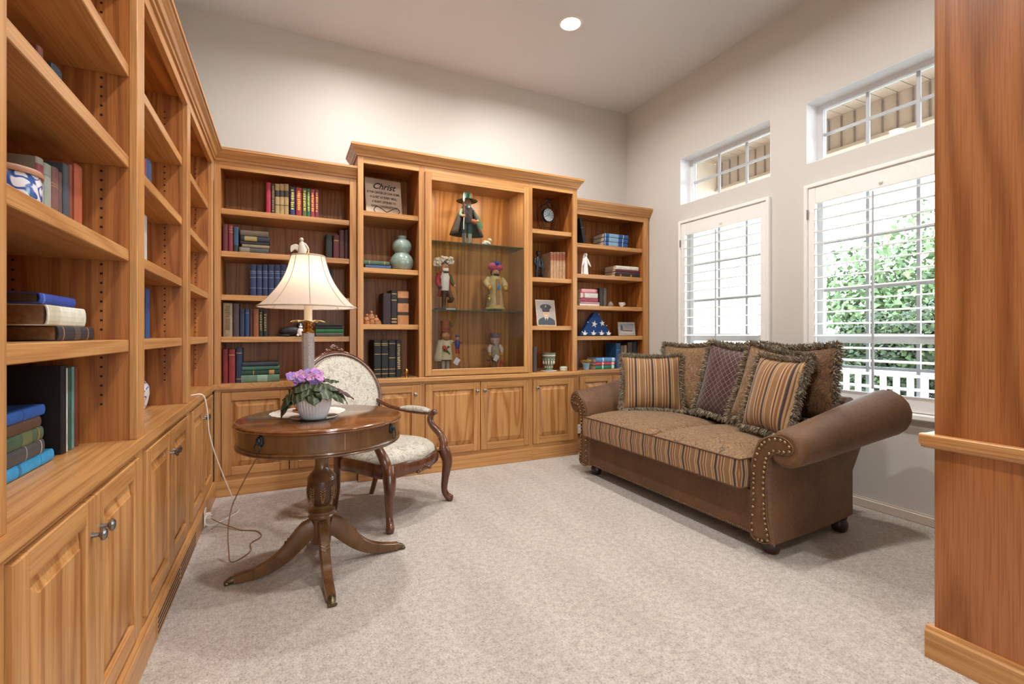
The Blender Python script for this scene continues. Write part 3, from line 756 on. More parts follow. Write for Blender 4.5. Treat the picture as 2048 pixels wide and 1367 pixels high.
# ------------------------------------------------------------------ round drum table
TX, TY, TZ, TR = .178, 2.67, .777, .402
tb = thing('drum_table', 'round mahogany drum table on a carved pedestal with saber legs', 'table', (TX, TY, 0))
ob('table_top', G().lathe([(0, TZ), (TR - .012, TZ), (TR - .004, TZ - .003), (TR, TZ - .008), (TR - .003, TZ - .012), (TR + .001, TZ - .016), (TR - .003, TZ - .021), (TR - .009, TZ - .024), (TR - .016, TZ - .027), (0, TZ - .027)], 72), TABLE_TOP, tb, False)
ap = ob('apron', G().lathe([(TR - .018, TZ - .027), (TR - .018, .668), (0, .668)], 72), TABLE_W, tb, False)
ob('apron_bead', G().lathe([(TR - .018, .672), (TR - .010, .670), (TR - .007, .664), (TR - .012, .659), (TR - .008, .654), (TR - .014, .648), (TR - .03, .646), (0, .646)], 72), TABLE_W, tb, False)
def rim(ang, z, r=TR - .018): return V((r * math.cos(ang), r * math.sin(ang), z))
for adeg in (-79, 11, 101, 191):
    a = math.radians(adeg); P = rim(a, .71, TR - .0175); d = V((math.cos(a), math.sin(a), 0)); e = V((-d.y, d.x, 0))
    g = G(); z0, z1 = .672, .748
    g.add([rim(a - .003, z0, TR - .0172), rim(a + .003, z0, TR - .0172), rim(a + .003, z1, TR - .0172), rim(a - .003, z1, TR - .0172)], [(0, 1, 2, 3)])
    ob('drawer_seam', g, C('#b09468', .5), tb, False)
for adeg in (-134.5, -37, 56, 146):
    a = math.radians(adeg); d = V((math.cos(a), math.sin(a), 0)); e = V((-d.y, d.x, 0)); P = rim(a, .716, TR - .017)
    g = G().ell(P + V((0, 0, .010)), (.017, .017, .026)).ell(P + d * .010 + V((0, 0, .014)), (.014, .014, .015)).ell(P + d * .020 + V((0, 0, .006)), (.007, .007, .007))
    o = ob('drawer_pull', g, BRONZE, tb, False)
    ring = [P + d * .019 + e * (.016 * math.cos(t)) + V((0, 0, -.018 + .022 * math.sin(t))) for t in [2 * PI * i / 20 for i in range(20)]]
    ob('pull_ring', G().tube(ring, .003, 6, closed=True), BRONZE, o)
ped = [(.034, .646), (.040, .64), (.034, .625), (.033, .585), (.040, .572), (.040, .564), (.033, .556), (.033, .52), (.040, .50), (.056, .482), (.067, .468), (.070, .462), (.067, .458), (.070, .453), (.066, .448)]
ob('pedestal_neck', G().lathe(ped[::-1], 36), TABLE_W, tb, False)
ob('pedestal_urn', G().lathe([(.038, .318), (.052, .338), (.063, .365), (.068, .40), (.0685, .43), (.066, .449)], 48, flute=lambda a, z: .035 * abs(math.sin(a * 4)) ** 3 + .02 * math.cos(a * 8)), C('#4a2f1b', .35, 0, .3, 40), tb, False)
g = G()
for k in range(8):
    a0 = 2 * PI * k / 8
    for j in range(9):
        z = .34 + j * .0115; r = .058 + .012 * math.sin((j + 1) / 10 * PI)
        for sg in (-1, 1):
            w_ = .20 * math.sin((j + 1.5) / 11 * PI)
            g.tube([V((r * math.cos(a0), r * math.sin(a0), z)), V(((r + .002) * math.cos(a0 + sg * w_), (r + .002) * math.sin(a0 + sg * w_), z + .013))], .0034, 5)
ob('urn_leaf_carving', g, C('#83603a', .3, 0, .2, coat=.3), tb, False, kind='stuff')
ob('pedestal_collar', G().lathe([(.05, .252), (.062, .258), (.066, .268), (.062, .276), (.067, .284), (.067, .292), (.058, .300), (.042, .304), (.036, .312), (.038, .319)], 36), TABLE_W, tb, False)
ob('pedestal_hub', G().lathe([(.045, .125), (.048, .16), (.048, .252)], 24), TABLE_W, tb, False)
SQ = [(1, 1), (.6, 1.12), (-.6, 1.12), (-1, 1), (-1, -1), (1, -1)]
for k, a in enumerate((0, 90, 180, 270)):
    a = math.radians(a + 2); d = V((math.cos(a), math.sin(a), 0)); e = V((-d.y, d.x, 0))
    prof = [(.036, .205, .048), (.075, .190, .046), (.115, .150, .042), (.165, .100, .036), (.225, .058, .030), (.295, .034, .025), (.36, .026, .020), (.395, .024, .018)]
    P = [d * r + V((0, 0, z)) for r, z, h_ in prof]
    g = G(); stube(g, P, [(h_, .025 - .006 * i / 7) for i, (r, z, h_) in enumerate(prof)], 5, sect=[(1, .8), (.85, 1), (-.85, 1), (-1, .8), (-1, -.8), (-.85, -1), (.85, -1), (1, -.8)], sm=True)
    lg = ob('leg', g, TABLE_W, tb, False)
    g = G()
    for i in range(12):
        t = i / 12 * 3.0; j = int(t); q = t - j; r = prof[j][0] + (prof[j + 1][0] - prof[j][0]) * q; z = prof[j][1] + (prof[j + 1][1] - prof[j][1]) * q; h_ = prof[j][2]
        nn = V((d.x * .6, d.y * .6, .8))
        for sg in (-1, 1): g.tube([d * r + V((0, 0, z)) + nn * (h_ * .86), d * (r - .004) + V((0, 0, z + .012)) + nn * (h_ * .84) + e * sg * .019], .0036, 5)
    g.tube([d * .045 + V((0, 0, .245)), d * .10 + V((0, 0, .205)), d * .16 + V((0, 0, .135))], .004, 6)
    ob('leaf_carving', g, C('#6a4a2c', .3, 0, .2, coat=.3), lg, kind='stuff')
    g = G(); stube(g, [d * .385 + V((0, 0, .022)), d * .41 + V((0, 0, .018)), d * .43 + V((0, 0, .010))], [(.021, .016), (.018, .016), (.009, .012)], 3)
    for sg in (-1, 0, 1): g.ell(d * .425 + e * sg * .010 + V((0, 0, .009)), (.012, .006, .009), 8, 6)
    ob('claw_cap', g, C('#6d6347', .35, .9, .2), lg, label='brass claw foot cap')

# ------------------------------------------------------------------ doily, lamp
LX, LY = .12, 2.83
g = G(); ring = []
n = 72
def dr_(a, f=1.0): return (.185 + .008 * abs(math.sin(a * 12))) * f
vs = [(LX, LY, TZ + .0022)] + [(LX + dr_(2 * PI * i / n) * math.cos(2 * PI * i / n), LY + dr_(2 * PI * i / n) * math.sin(2 * PI * i / n), TZ + .0006) for i in range(n)]
vs2 = [(x, y, z + .0012) for x, y, z in vs]
g.add(vs2, [[0, 1 + i, 1 + (i + 1) % n] for i in range(n)]); g.add(vs[1:] + vs2[1:], [[i, (i + 1) % n, n + (i + 1) % n, n + i] for i in range(n)])
tag(ob('doily', g, C('#ece4dc', .95, 0, .1, 160, bump=.6)), 'white scalloped lace doily under the lamp on the round table', 'doily')
SHADE = N('lamp_shade_linen'); s = SHADE
df = s.n('ShaderNodeBsdfDiffuse'); tl = s.n('ShaderNodeBsdfTranslucent'); mx = s.n('ShaderNodeMixShader'); mx.inputs[0].default_value = .5
nn = s.noise(s.coords(rand=False), 300, 2); cc = s.ramp(nn, [(.3, '#e2d3c4'), (.7, '#f2e6da')])
s.l(cc.outputs[0], df.inputs[0]); s.l(cc.outputs[0], tl.inputs[0]); s.l(df.outputs[0], mx.inputs[1]); s.l(tl.outputs[0], mx.inputs[2]); s.l(mx.outputs[0], s.out.inputs[0]); SHADE = s.m
lp = thing('table_lamp', 'table lamp with crystal column, brass collar and cream bell shade', 'lamp', (LX, LY, TZ + .0038))
def zz(z): return z - TZ - .002
g = G().box(-.062, .062, -.062, .062, 0, .010, b=.003).box(-.05, .05, -.05, .05, .010, .022, b=.004)
g.xf(M.Rotation(math.radians(20), 4, 'Z')); ob('base', g, BRASS, lp, False)
ob('base_collar', G().lathe([(.045, .022), (.038, .032), (.036, .040)], 24), BRASS, lp, False)
ob('crystal_column', G().lathe([(.032, .040), (.032, zz(1.205))], 8, sm=False), CRYSTAL, lp, False, label='crackled clear crystal column')
ob('inner_rod', G().lathe([(.007, .04), (.007, zz(1.2))], 10), PEWTER, lp, False)
ob('brass_neck', G().lathe([(.033, zz(1.205)), (.034, zz(1.212)), (.022, zz(1.222)), (.018, zz(1.23)), (.025, zz(1.236)), (.020, zz(1.243)), (.014, zz(1.25)), (.026, zz(1.262)), (.0, zz(1.262))], 28), BRASS, lp, False)
for k in range(8):
    a = 2 * PI * k / 8 + .2; d = V((math.cos(a), math.sin(a), 0)); e = V((-d.y, d.x, 0)); g = G()
    def pf(u, v):
        r = .016 + .074 * u; w_ = .026 * math.sin(PI * min(1, .15 + u * .85)) ** .7 if u < .98 else .002
        return d * r + e * (w_ * (v * 2 - 1)) + V((0, 0, zz(1.262) + .012 * math.sin(u * 2.6) - .006 * u + .004 * (v * 2 - 1) ** 2))
    g.grid(pf, 8, 5); o = ob('drip_petal', g, C('#e6cb98', .35, .35, .08), lp, False)
    o.modifiers.new('thickness', 'SOLIDIFY').thickness = .0015
ob('candle_sleeve', G().lathe([(.021, zz(1.262)), (.021, zz(1.372)), (.012, zz(1.374)), (0, zz(1.374))], 24), C('#efe2c8', .5, 0, .03), lp, False)
sp_ = [(0, 1.345, .248), (.06, 1.352, .240), (.2, 1.385, .205), (.4, 1.435, .163), (.6, 1.49, .128), (.8, 1.55, .103), (1, 1.622, .084)]
prof = [(r, zz(z)) for _, z, r in sp_]
pp = catmull([(r, 0, z) for r, z in prof], 5); prof = [(p.x, p.z) for p in pp]
g = G(); n = 64
def sect_(a): q = (a / (2 * PI) * 8) % 1; return -.02 * math.sin(PI * q) ** 1
g.grid(lambda u, v: (lambda p, a: V((p[0] * (1 + sect_(a)) * math.cos(a), p[0] * (1 + sect_(a)) * math.sin(a), p[1])))(prof[min(len(prof) - 1, int(round(v * (len(prof) - 1))))], 2 * PI * u), n, len(prof), cu=True)
sh = ob('lamp_shade', g, SHADE, lp, False, label='cream bell-shaped fabric shade')
for k in range(8):
    a = 2 * PI * k / 8; ob('shade_seam', G().tube([V(((r + .001) * math.cos(a), (r + .001) * math.sin(a), z)) for r, z in prof], .0018, 5), C('#a8957e', .8), sh)
for (r, z) in (prof[0], prof[-1]): ob('shade_trim', G().tube([V(((r + .001) * math.cos(2 * PI * i / 64), (r + .001) * math.sin(2 * PI * i / 64), z)) for i in range(64)], .004, 6, closed=True), C('#b9a893', .8), sh)
ob('finial', G().lathe([(.006, zz(1.60)), (.005, zz(1.63)), (.010, zz(1.64)), (.006, zz(1.652)), (0, zz(1.662))], 14), BRASS, lp, False)
ob('bulb', G().ell((0, 0, zz(1.43)), (.028, .028, .038)), emit('bulb_glow', '#ffe9cc', 5), lp, False)
l = bpy.data.lights.new('lamp_bulb_light', 'POINT'); l.energy = LAMP_W; l.color = (1, .84, .66); l.shadow_soft_size = .04
o = bpy.data.objects.new('lamp_bulb_light', l); COL.objects.link(o); o.parent = lp; o.location = (0, 0, zz(1.49))

# ------------------------------------------------------------------ potted african violet
PX, PY = .136, 2.577
tag(ob('glass_saucer', G().lathe([(0, TZ), (.075, TZ), (.10, TZ + .006), (.116, TZ + .013), (.114, TZ + .015), (.095, TZ + .009), (.07, TZ + .005), (0, TZ + .005)], 40, (PX, PY, 0)), glass('clear_saucer_glass')), 'clear glass saucer under the flowerpot on the round table', 'saucer')
pl = thing('potted_violet', 'african violet with purple flowers in a fluted white pot', 'potted plant', (PX, PY, TZ + .006))
ob('pot', G().lathe([(.0, 0), (.056, 0), (.060, .004), (.070, .03), (.079, .06), (.084, .09), (.084, .112), (.086, .118), (.080, .122), (.074, .118), (.072, .10), (.0, .10)], 96, flute=lambda a, z: (-.05 * abs(math.cos(a * 16)) ** 3 if .004 < z < .115 else 0)), C('#e6e8ec', .3, 0, .02, coat=.3), pl, False)
ob('soil', G().lathe([(0, .106), (.073, .104)], 24), C('#3a2a1e', 1, 0, .3), pl, False)
s = N('violet_leaf'); v = s.coords(); n1 = s.noise(v, 60, 2); wv = s.n('ShaderNodeTexWave', wave_type='BANDS'); s.l(v, wv.inputs[0]); wv.inputs['Scale'].default_value = 14; wv.inputs['Distortion'].default_value = 6
s.col(s.mix(.4, s.ramp(n1, [(.3, '#1c2a18'), (.7, '#3a4a2c')]).outputs[0], s.ramp(wv.outputs['Fac'], [(.0, '#1a2517'), (.8, '#3e4d30'), (.97, '#8c8d6c')]).outputs[0])); s.set(Roughness=.5); s.bump(wv.outputs['Fac'], .5, .003); LEAF = s.m
LEAFP = C('#4a2a2e', .6, 0, .3, 40)
R = random.Random(5)
def leaf(a, r0, L, W, droop, z0, mat):
    d = V((math.cos(a), math.sin(a), 0)); e = V((-d.y, d.x, 0)); g = G()
    def fn(u, v):
        w_ = W * math.sin(PI * (.06 + .94 * u) ** .75) ** .8; s_ = v * 2 - 1
        return d * (r0 + L * u * math.cos(droop * u * .7)) + e * (w_ * s_) + V((0, 0, z0 - L * math.sin(droop * u) * u * .9 + .35 * w_ * s_ * s_ * -1 + .004 * math.sin(u * 18 + abs(s_) * 4)))
    g.grid(fn, 12, 7); g.tube([(d * .015) + V((0, 0, .10)), d * (r0 * .6) + V((0, 0, z0 * .6 + .05)), d * r0 + V((0, 0, z0))], .003, 5, 1)
    o = ob('leaf', g, [mat, LEAFP], pl, False); o.modifiers.new('thickness', 'SOLIDIFY').thickness = .002
for k in range(11): leaf(2 * PI * k / 11 + R.uniform(-.12, .12), .05, R.uniform(.115, .15), R.uniform(.042, .052), R.uniform(.55, 1.0), R.uniform(.145, .17), LEAF if k % 4 else LEAF)
for k in range(7): leaf(2 * PI * k / 7 + .35, .03, R.uniform(.085, .115), R.uniform(.036, .046), R.uniform(.2, .5), R.uniform(.175, .192), LEAF)
leaf(math.radians(-15), .07, .13, .034, .55, .15, LEAFP); leaf(math.radians(195), .06, .14, .05, 1.2, .13, LEAF)
for k in range(24):
    a = R.uniform(0, 2 * PI); rr = R.uniform(0, 1) ** .6 * .075; rr *= 1.15; c = V((rr * math.cos(a) - .025, rr * math.sin(a) * .7 - .012, .218 + R.uniform(-.022, .025) - rr * .3))
    nrm = V((R.uniform(-.5, .5) - .1, -.75 + R.uniform(-.3, .3), .6)).normalized(); X = nrm.orthogonal().normalized(); Y = nrm.cross(X); g = G()
    for j in range(5):
        b_ = 2 * PI * j / 5 + R.uniform(-.1, .1); dd = X * math.cos(b_) + Y * math.sin(b_); ee = nrm.cross(dd)
        g.grid(lambda u, v: c + dd * (.003 + .022 * u) + ee * (.014 * math.sin(PI * (.12 + .8 * u)) * (v * 2 - 1)) + nrm * (.006 * u + .003 * math.sin(v * 9 + j)), 4, 4)
    g.ell(c + nrm * .004, .0032, 6, 4, 1)
    g.tube([V((0, 0, .11)), c * .5 + V((0, 0, .07)), c], .0016, 5, 2)
    ob('flower', g, [C(['#b07cc4', '#c48ac8', '#9f86d0', '#cf9fce'][k % 4], .6, 0, .15, 60), C('#d9c25a'), C('#5a6a42')], pl, False)

# ------------------------------------------------------------------ carved armchair
ch = thing('armchair', 'carved walnut armchair with oval back and pale damask upholstery', 'armchair', (.655, 3.345, 0), math.radians(38))
def sell(a, rx, ry, p=2.6):
    c_, s_ = math.cos(a), math.sin(a); return V((rx * abs(c_) ** (2 / p) * (1 if c_ >= 0 else -1), ry * abs(s_) ** (2 / p) * (1 if s_ >= 0 else -1), 0))
def seat_out(a, f=1.0):
    p = sell(a, .305, .28); p.x *= (1.06 - .18 * (p.y + .28) / .56); return p * f
for sx in (-1, 1):
    g = G(); stube(g, [(sx * .285, -.245, .385), (sx * .30, -.262, .335), (sx * .307, -.272, .27), (sx * .298, -.262, .18), (sx * .292, -.256, .09), (sx * .302, -.268, .045), (sx * .318, -.284, .022), (sx * .316, -.282, .0)],
                   [(.039, .039), (.042, .042), (.037, .037), (.028, .028), (.022, .022), (.023, .023), (.027, .027), (.020, .020)], 5, 12)
    lg = ob('front_leg', g, CARVED, ch, False)
    g = G().ell((sx * .308, -.288, .335), (.013, .010, .02)).ell((sx * .310, -.290, .31), (.010, .008, .016)).ell((sx * .326, -.296, .03), (.012, .012, .014))
    ob('leg_carving', g, CARVED, lg, kind='stuff')
    g = G(); stube(g, [(sx * .225, .245, .40), (sx * .215, .262, .30), (sx * .195, .285, .16), (sx * .178, .325, .0)], [.027, .024, .021, .017], 5, 8); ob('rear_leg', g, CARVED, ch, False)
    # arm stump, armrest, pad
    g = G(); stube(g, [(sx * .295, -.245, .36), (sx * .308, -.238, .42), (sx * .312, -.205, .475), (sx * .302, -.155, .525), (sx * .296, -.130, .570), (sx * .302, -.135, .610), (sx * .306, -.160, .632), (sx * .306, -.175, .618)],
                   [(.034, .031), (.033, .028), (.030, .026), (.027, .024), (.025, .022), (.026, .022), (.024, .022), (.015, .016)], 5, 10)
    ob('arm_post', g, CARVED, ch, False)
    g = G(); stube(g, [(sx * .305, -.14, .622), (sx * .312, -.03, .618), (sx * .305, .10, .625), (sx * .275, .24, .655), (sx * .265, .365, .70)], [(.014, .020), (.013, .022), (.013, .022), (.013, .018), (.013, .016)], 5, 8); ob('armrest', g, CARVED, ch, False)
    g = G(); stube(g, [(sx * .309, -.115, .634), (sx * .312, -.05, .642), (sx * .309, .06, .645), (sx * .298, .14, .642)], [(.012, .022), (.022, .030), (.022, .030), (.012, .022)], 5, 12); ob('arm_pad', g, DAMASK, ch, False)
    # back support posts
    g = G(); stube(g, [(sx * .215, .255, .38), (sx * .212, .310, .47), (sx * .215, .345, .58)], [.020, .018, .016], 4, 8); ob('back_post', g, CARVED, ch, False)
n = 72
rail = []
rr_ = []
for i in range(n):
    a = 2 * PI * i / n; p = seat_out(a, 1.0); dip = -.025 * math.exp(-((a - 1.5 * PI) / .28) ** 2); p.z = .352 + dip + .012 * math.cos(4 * a); rail.append(p)
ob('seat_rail', G().tube(rail, [(.042, .020)] * n, closed=True, sect=[(1, .6), (.6, 1), (-.6, 1), (-1, .5), (-.7, -1), (.7, -1)], up=(0, 0, 1)), CARVED, ch, False)
g = G()
def seat_f(u, v):
    a = 2 * PI * u; q = v; f = math.sin(q * PI / 2) if q < 1 else 1
    p = seat_out(a, 1 - (1 - math.cos((1 - q) * PI / 2)) if False else math.sin((1 - q) * PI / 2) ** .55 * .985); return V((p.x, p.y, .375 + .105 * math.sin(q * PI / 2) ** .8))
g.grid(seat_f, 48, 14, cu=True); g.add([tuple(seat_out(2 * PI * i / 48, .985) + V((0, 0, .345))) for i in range(48)] + [tuple(seat_out(2 * PI * i / 48, .985) + V((0, 0, .375))) for i in range(48)], [[i, (i + 1) % 48, 48 + (i + 1) % 48, 48 + i] for i in range(48)], 0, True)
ob('seat_cushion', g, DAMASK, ch, False)
g = G()
for i in range(150): p = seat_out(2 * PI * i / 150, 1.0); g.ell((p.x, p.y, .392 + .010 * math.cos(8 * PI * i / 150) - .025 * math.exp(-((2 * PI * i / 150 - 1.5 * PI) / .28) ** 2)), .0045, 6, 4)
ob('seat_nailheads', g, NAIL, ch, False, kind='stuff')
g = G()
for k in range(9):
    x = (k - 4) * .016; g.ell((x, -.297, .330 - .006 * abs(k - 4)), (.011, .012, .016 - .001 * abs(k - 4)), 8, 6, rot=M.Rotation(.5 * (k - 4) * .3, 3, 'Y'))
ob('apron_carving', g, CARVED, ch, False, kind='stuff')
TB = M.Translation((-.022, .395, .775)) @ M.Rotation(math.radians(-19), 4, 'X')
def oval(a, f=1.0): return TB @ V((.35 * f * math.cos(a), 0, .298 * f * math.sin(a)))
ob('back_frame', G().tube([oval(2 * PI * i / 64) for i in range(64)], [(.022, .020)] * 64, 10, closed=True), CARVED, ch, False)
for nm, sg in (('back_upholstery', -1), ('back_rear_upholstery', 1)):
    g = G(); g.grid(lambda u, v: TB @ V((.333 * v * math.cos(2 * PI * u), sg * (.008 + .03 * math.sqrt(max(0, 1 - v * v))), .281 * v * math.sin(2 * PI * u))), 48, 12, cu=True); ob(nm, g, DAMASK, ch, False)
g = G()
for i in range(120): a = 2 * PI * i / 120; g.ell(TB @ V((.324 * math.cos(a), -.020, .272 * math.sin(a))), .0042, 6, 4)
ob('back_nailheads', g, NAIL, ch, False, kind='stuff')
g = G()
for k in range(13):
    t_ = (k - 6) / 6; x = t_ * .14; z = .318 - .05 * t_ * t_ + .03 * (1 - abs(t_)) * (1 if k % 2 else .55)
    g.ell(TB @ V((x, -.006, z)), (.018, .013, .011 + .008 * (k % 2)), 10, 6, rot=M.Rotation(-.5 * t_, 3, 'Y'))
g.ell(TB @ V((0, -.008, .352)), (.03, .014, .02))
ob('crest_carving', g, CARVED, ch, False, kind='stuff')

# ------------------------------------------------------------------ sofa
YC = 2.6
sf = thing('sofa', 'brown suede rolled-arm loveseat with paisley seat cushions and nailhead trim', 'sofa', (2.75, YC, 0))
def arm_sec(q):
    zc = .607 + .135 * q ** 1.4; r = .098 + .036 * q; oc = .208 + .03 * q - .05 * 4 * q * (1 - q) * .5; z0 = .09
    P = [(0, z0), (0, .25), (0, .40), (.003, .48 + .05 * q), (.016, zc - .05), (.045, zc + .02 + .1 * (r - .098)), (oc - r * .75, zc + r * .62)]
    for k in range(13):
        a = math.radians(118 - k * 22); P.append((oc + r * math.cos(a), zc + r * math.sin(a)))
    P += [(.125, zc - r * 1.12), (.118, zc - r * 1.5), (.124 - .01 * q, .36), (.134 - .02 * q, .22), (.145 - .03 * q, z0)]
    return P
for nm, sg, y_in in (('near', -1, YC - .77), ('far', 1, YC + .77)):
    g = G(); ns = 18; rows = []
    for i in range(ns):
        q = i / (ns - 1); x = 2.345 + .825 * q; rows.append([V((x + (.04 * max(0, (z - .5)) * q), y_in + sg * (o_ - .05 * q * q * (1 if z < .4 else .0)), z)) for o_, z in arm_sec(q)])
    def shrunk(f, dx):
        c_ = [V((0, y_in + sg * .19, .60)) if z_ > .50 else V((0, y_in + sg * .065, z_)) for z_ in [p.z for p in rows[0]]]
        return [V((p.x + dx, c.y + (p.y - c.y) * f, c.z + (p.z - c.z) * f if p.z > .5 else p.z)) for p, c in zip(rows[0], c_)]
    rows = [shrunk(.78, -.024), shrunk(.90, -.019), shrunk(.97, -.010)] + rows; ns += 3
    m = len(rows[0]); g.add([p for r_ in rows for p in r_], [[i * m + j, i * m + (j + 1) % m, (i + 1) * m + (j + 1) % m, (i + 1) * m + j] for i in range(ns - 1) for j in range(m)], 0, True)
    g.add(rows[0], [list(range(m))]); g.add(rows[-1], [list(range(m))])
    arm = ob('arm', g, SUEDE, sf)
    # inset front panel with welt and nailheads
    sec = arm_sec(0); cen = V((.1, .4))
    path = [(.020, .10), (.022, .30), (.024, .44), (.040, .54), (.075, .615), (.125, .655), (.185, .668), (.232, .655), (.258, .622), (.246, .592), (.205, .582), (.160, .578), (.128, .545), (.115, .49), (.108, .42), (.108, .34), (.114, .22), (.130, .10)]
    P3 = [V((2.345 - .024, y_in + sg * o_, z)) for o_, z in path]
    g = G(); g.add([p + V((-.004, 0, 0)) for p in P3], [list(range(len(P3)))]); k_ = len(P3)
    g.add([p + V((-.004, 0, 0)) for p in P3] + [p + V((.012, 0, 0)) for p in P3], [[i, (i + 1) % k_, k_ + (i + 1) % k_, k_ + i] for i in range(k_)])
    fp = ob('front_panel', g, SUEDE, arm)
    sm_p = catmull(P3, 5, closed=True); ob('welt', G().tube([p + V((-.004, 0, 0)) for p in sm_p], .004, 6, closed=True), SUEDE, arm)
    g = G(); c3 = V((2.33, y_in + sg * .1, .4)); acc = 0; last = sm_p[0]
    inner = [p + V((-.006, 0, 0)) for p in sm_p]
    for i, p in enumerate(inner):
        t_ = (inner[(i + 1) % len(inner)] - inner[i - 1]).normalized(); nrm = V((0, -t_.z, t_.y)) * (1 if sg < 0 else -1)
        p2 = p - nrm * -.013 if False else p + nrm * .013
        acc += (p2 - last).length; last = p2
        if acc > .023: g.ell(p2 + V((-.003, 0, 0)), (.006, .0078, .0078), 8, 5); acc = 0
    ob('nailheads', g, NAIL, arm, kind='stuff')
ya, yb_ = YC - .77, YC + .77
g = G().box(2.345, 3.12, ya - .01, yb_ + .01, .09, .345, b=.01); ob('seat_deck', g, SUEDE, sf)
g = G()
for i in range(108): g.ell((2.343, ya + (yb_ - ya) * (i + .5) / 108, .108), (.004, .0055, .0055), 6, 4)
ob('rail_nailheads', g, NAIL, sf, kind='stuff')
g = G(); pr = [(3.07, .30), (3.08, .5), (3.115, .70), (3.14, .77), (3.17, .80), (3.21, .805), (3.245, .78), (3.25, .72), (3.22, .55), (3.18, .3), (3.16, .09), (3.07, .09)]
pr = [(p.x, p.z) for p in catmull([(a, 0, b_) for a, b_ in pr], 4, closed=True)]
g.prism(pr, 'y', ya - .03, yb_ + .03, sm=True); ob('backrest', g, SUEDE, sf)
for x, y in ((2.42, 1.765), (2.42, 3.40), (3.06, 1.78), (3.06, 3.42)):
    ob('foot', G().lathe([(.026, 0), (.038, .008), (.046, .03), (.046, .055), (.036, .078), (.040, .085), (.040, .092), (0, .092)], 24, (x, y, 0)), BUN, sf)
for y0, y1 in ((ya + .012, 2.555), (2.565, yb_ - .012)):
    g = G(); x0, x1, z0, z1 = 2.262, 3.02, .352, .510; nx, ny = 17, 21
    def edge(t, k=8): t = t * 2 - 1; return max(0.0, 1 - abs(t) ** k)
    def top(u, v): return V((x0 + (x1 - x0) * u + .012 * (0.5 - u) * (1 - edge(v, 6)) * 2, y0 + (y1 - y0) * v, z1 + .060 * (edge(u, 3) * edge(v, 4)) ** .6))
    g.grid(top, nx, ny)
    bot = lambda u, v: V((x0 + (x1 - x0) * u, y0 + (y1 - y0) * v, z0)); g.grid(bot, 2, 2)
    band = [(u, 0) for u in [i / 16 for i in range(16)]] + [(1, v) for v in [i / 20 for i in range(20)]] + [(1 - i / 16, 1) for i in range(16)] + [(0, 1 - i / 20) for i in range(20)]
    m = len(band); c_ = V(((x0 + x1) / 2, (y0 + y1) / 2, 0)); vs = []
    for h_ in (0, .5, 1):
        for (u, v) in band:
            p = V((x0 + (x1 - x0) * u, y0 + (y1 - y0) * v, z0 + (z1 - z0) * h_)); d = V((p.x - c_.x, p.y - c_.y, 0)).normalized(); vs.append(p + d * (.008 if h_ == .5 else 0))
    g.add(vs, [[j * m + i, j * m + (i + 1) % m, (j + 1) * m + (i + 1) % m, (j + 1) * m + i] for j in (0, 1) for i in range(m)], 1, True)
    cu = ob('seat_cushion', g, [PAISLEY, STRIPE_Y], sf)
    for h_ in (z0, z1): ob('piping', G().tube([V((x0 + (x1 - x0) * u, y0 + (y1 - y0) * v, h_)) for u, v in band], .0045, 6, closed=True), C('#5a3a24', .8), cu)

# ------------------------------------------------------------------ throw pillows
def pillow(label, base, wdir, up, w_, h_, th, mat, seed):
    R = random.Random(seed); X = V(wdir).normalized(); Z = V(up); Z = (Z - X * Z.dot(X)).normalized(); Y = Z.cross(X)
    t = thing('throw_pillow', label, 'pillow', (0, 0, 0), group='fringed throw pillows on the sofa')
    mm = M((X, Y, Z)).transposed().to_4x4(); mm.translation = V(base) + Z * (h_ / 2); t.matrix_world = mm
    def ed(u, v): return u * w_ / 2 * (1 - .075 * (1 - v * v)), v * h_ / 2 * (1 - .075 * (1 - u * u))
    g = G()
    for sg in (-1, 1):
        g.grid(lambda a, b_: (lambda u, v: V((ed(u, v)[0], sg * th / 2 * max(0, (1 - abs(u) ** 3) * (1 - abs(v) ** 3)) ** .62 + .004 * math.sin(u * 9 + seed) * (1 - u * u) * (1 - v * v), ed(u, v)[1])))(a * 2 - 1, b_ * 2 - 1), 22, 22)
    ob('pillow_cover', g, mat, t, False)
    g = G(); n = 3400
    for i in range(n):
        q = i / n * 4; k = int(q); f = (q - k) * 2 - 1
        u, v, ox, oz = ((f, -1, 0, -1), (1, f, 1, 0), (-f, 1, 0, 1), (-1, -f, -1, 0))[k]
        x, z = ed(u, v); L = .042 * R.uniform(.6, 1.25); c = abs(f) ** 8
        d = V((ox + (u if ox == 0 else 0) * .6 * c + R.gauss(0, .35), R.gauss(0, .7), oz + (v if oz == 0 else 0) * .6 * c + R.gauss(0, .35))).normalized()
        s_ = d.orthogonal().normalized(); s_.rotate(M.Rotation(R.uniform(0, 6.28), 3, d)); p = V((x, R.uniform(-.008, .008), z)); b_ = .0036
        e = p + d * L + V((0, 0, -.006)); md = p + d * L * .55 + V((R.gauss(0, .003), R.gauss(0, .003), .003))
        g.add([p - s_ * b_, p + s_ * b_, md + s_ * b_, md - s_ * b_, e], [(0, 1, 2, 3), (3, 2, 4)])
    ob('fringe', g, FRINGE, t, False, kind='stuff')
ZS = .578
UP = V((.2, 0, .97)).normalized()
def roll(a): a = math.radians(a); return V((0, -math.cos(a), 0)) + UP * math.sin(a)      # width direction inside the leaning plane
pillow('large brown paisley fringed pillow behind the far striped pillow', (3.005, 3.065, ZS), roll(0), UP, .50, .54, .10, PAISLEY, 2)
pillow('paisley fringed pillow against the sofa back, mostly hidden by the burgundy pillow', (3.005, 2.555, ZS), roll(0), UP, .48, .56, .10, PAISLEY, 3)
pillow('burgundy fringed pillow peeking out behind the leaning paisley pillow', (3.005, 2.12, ZS), roll(0), UP, .36, .55, .09, TRELLIS, 5)
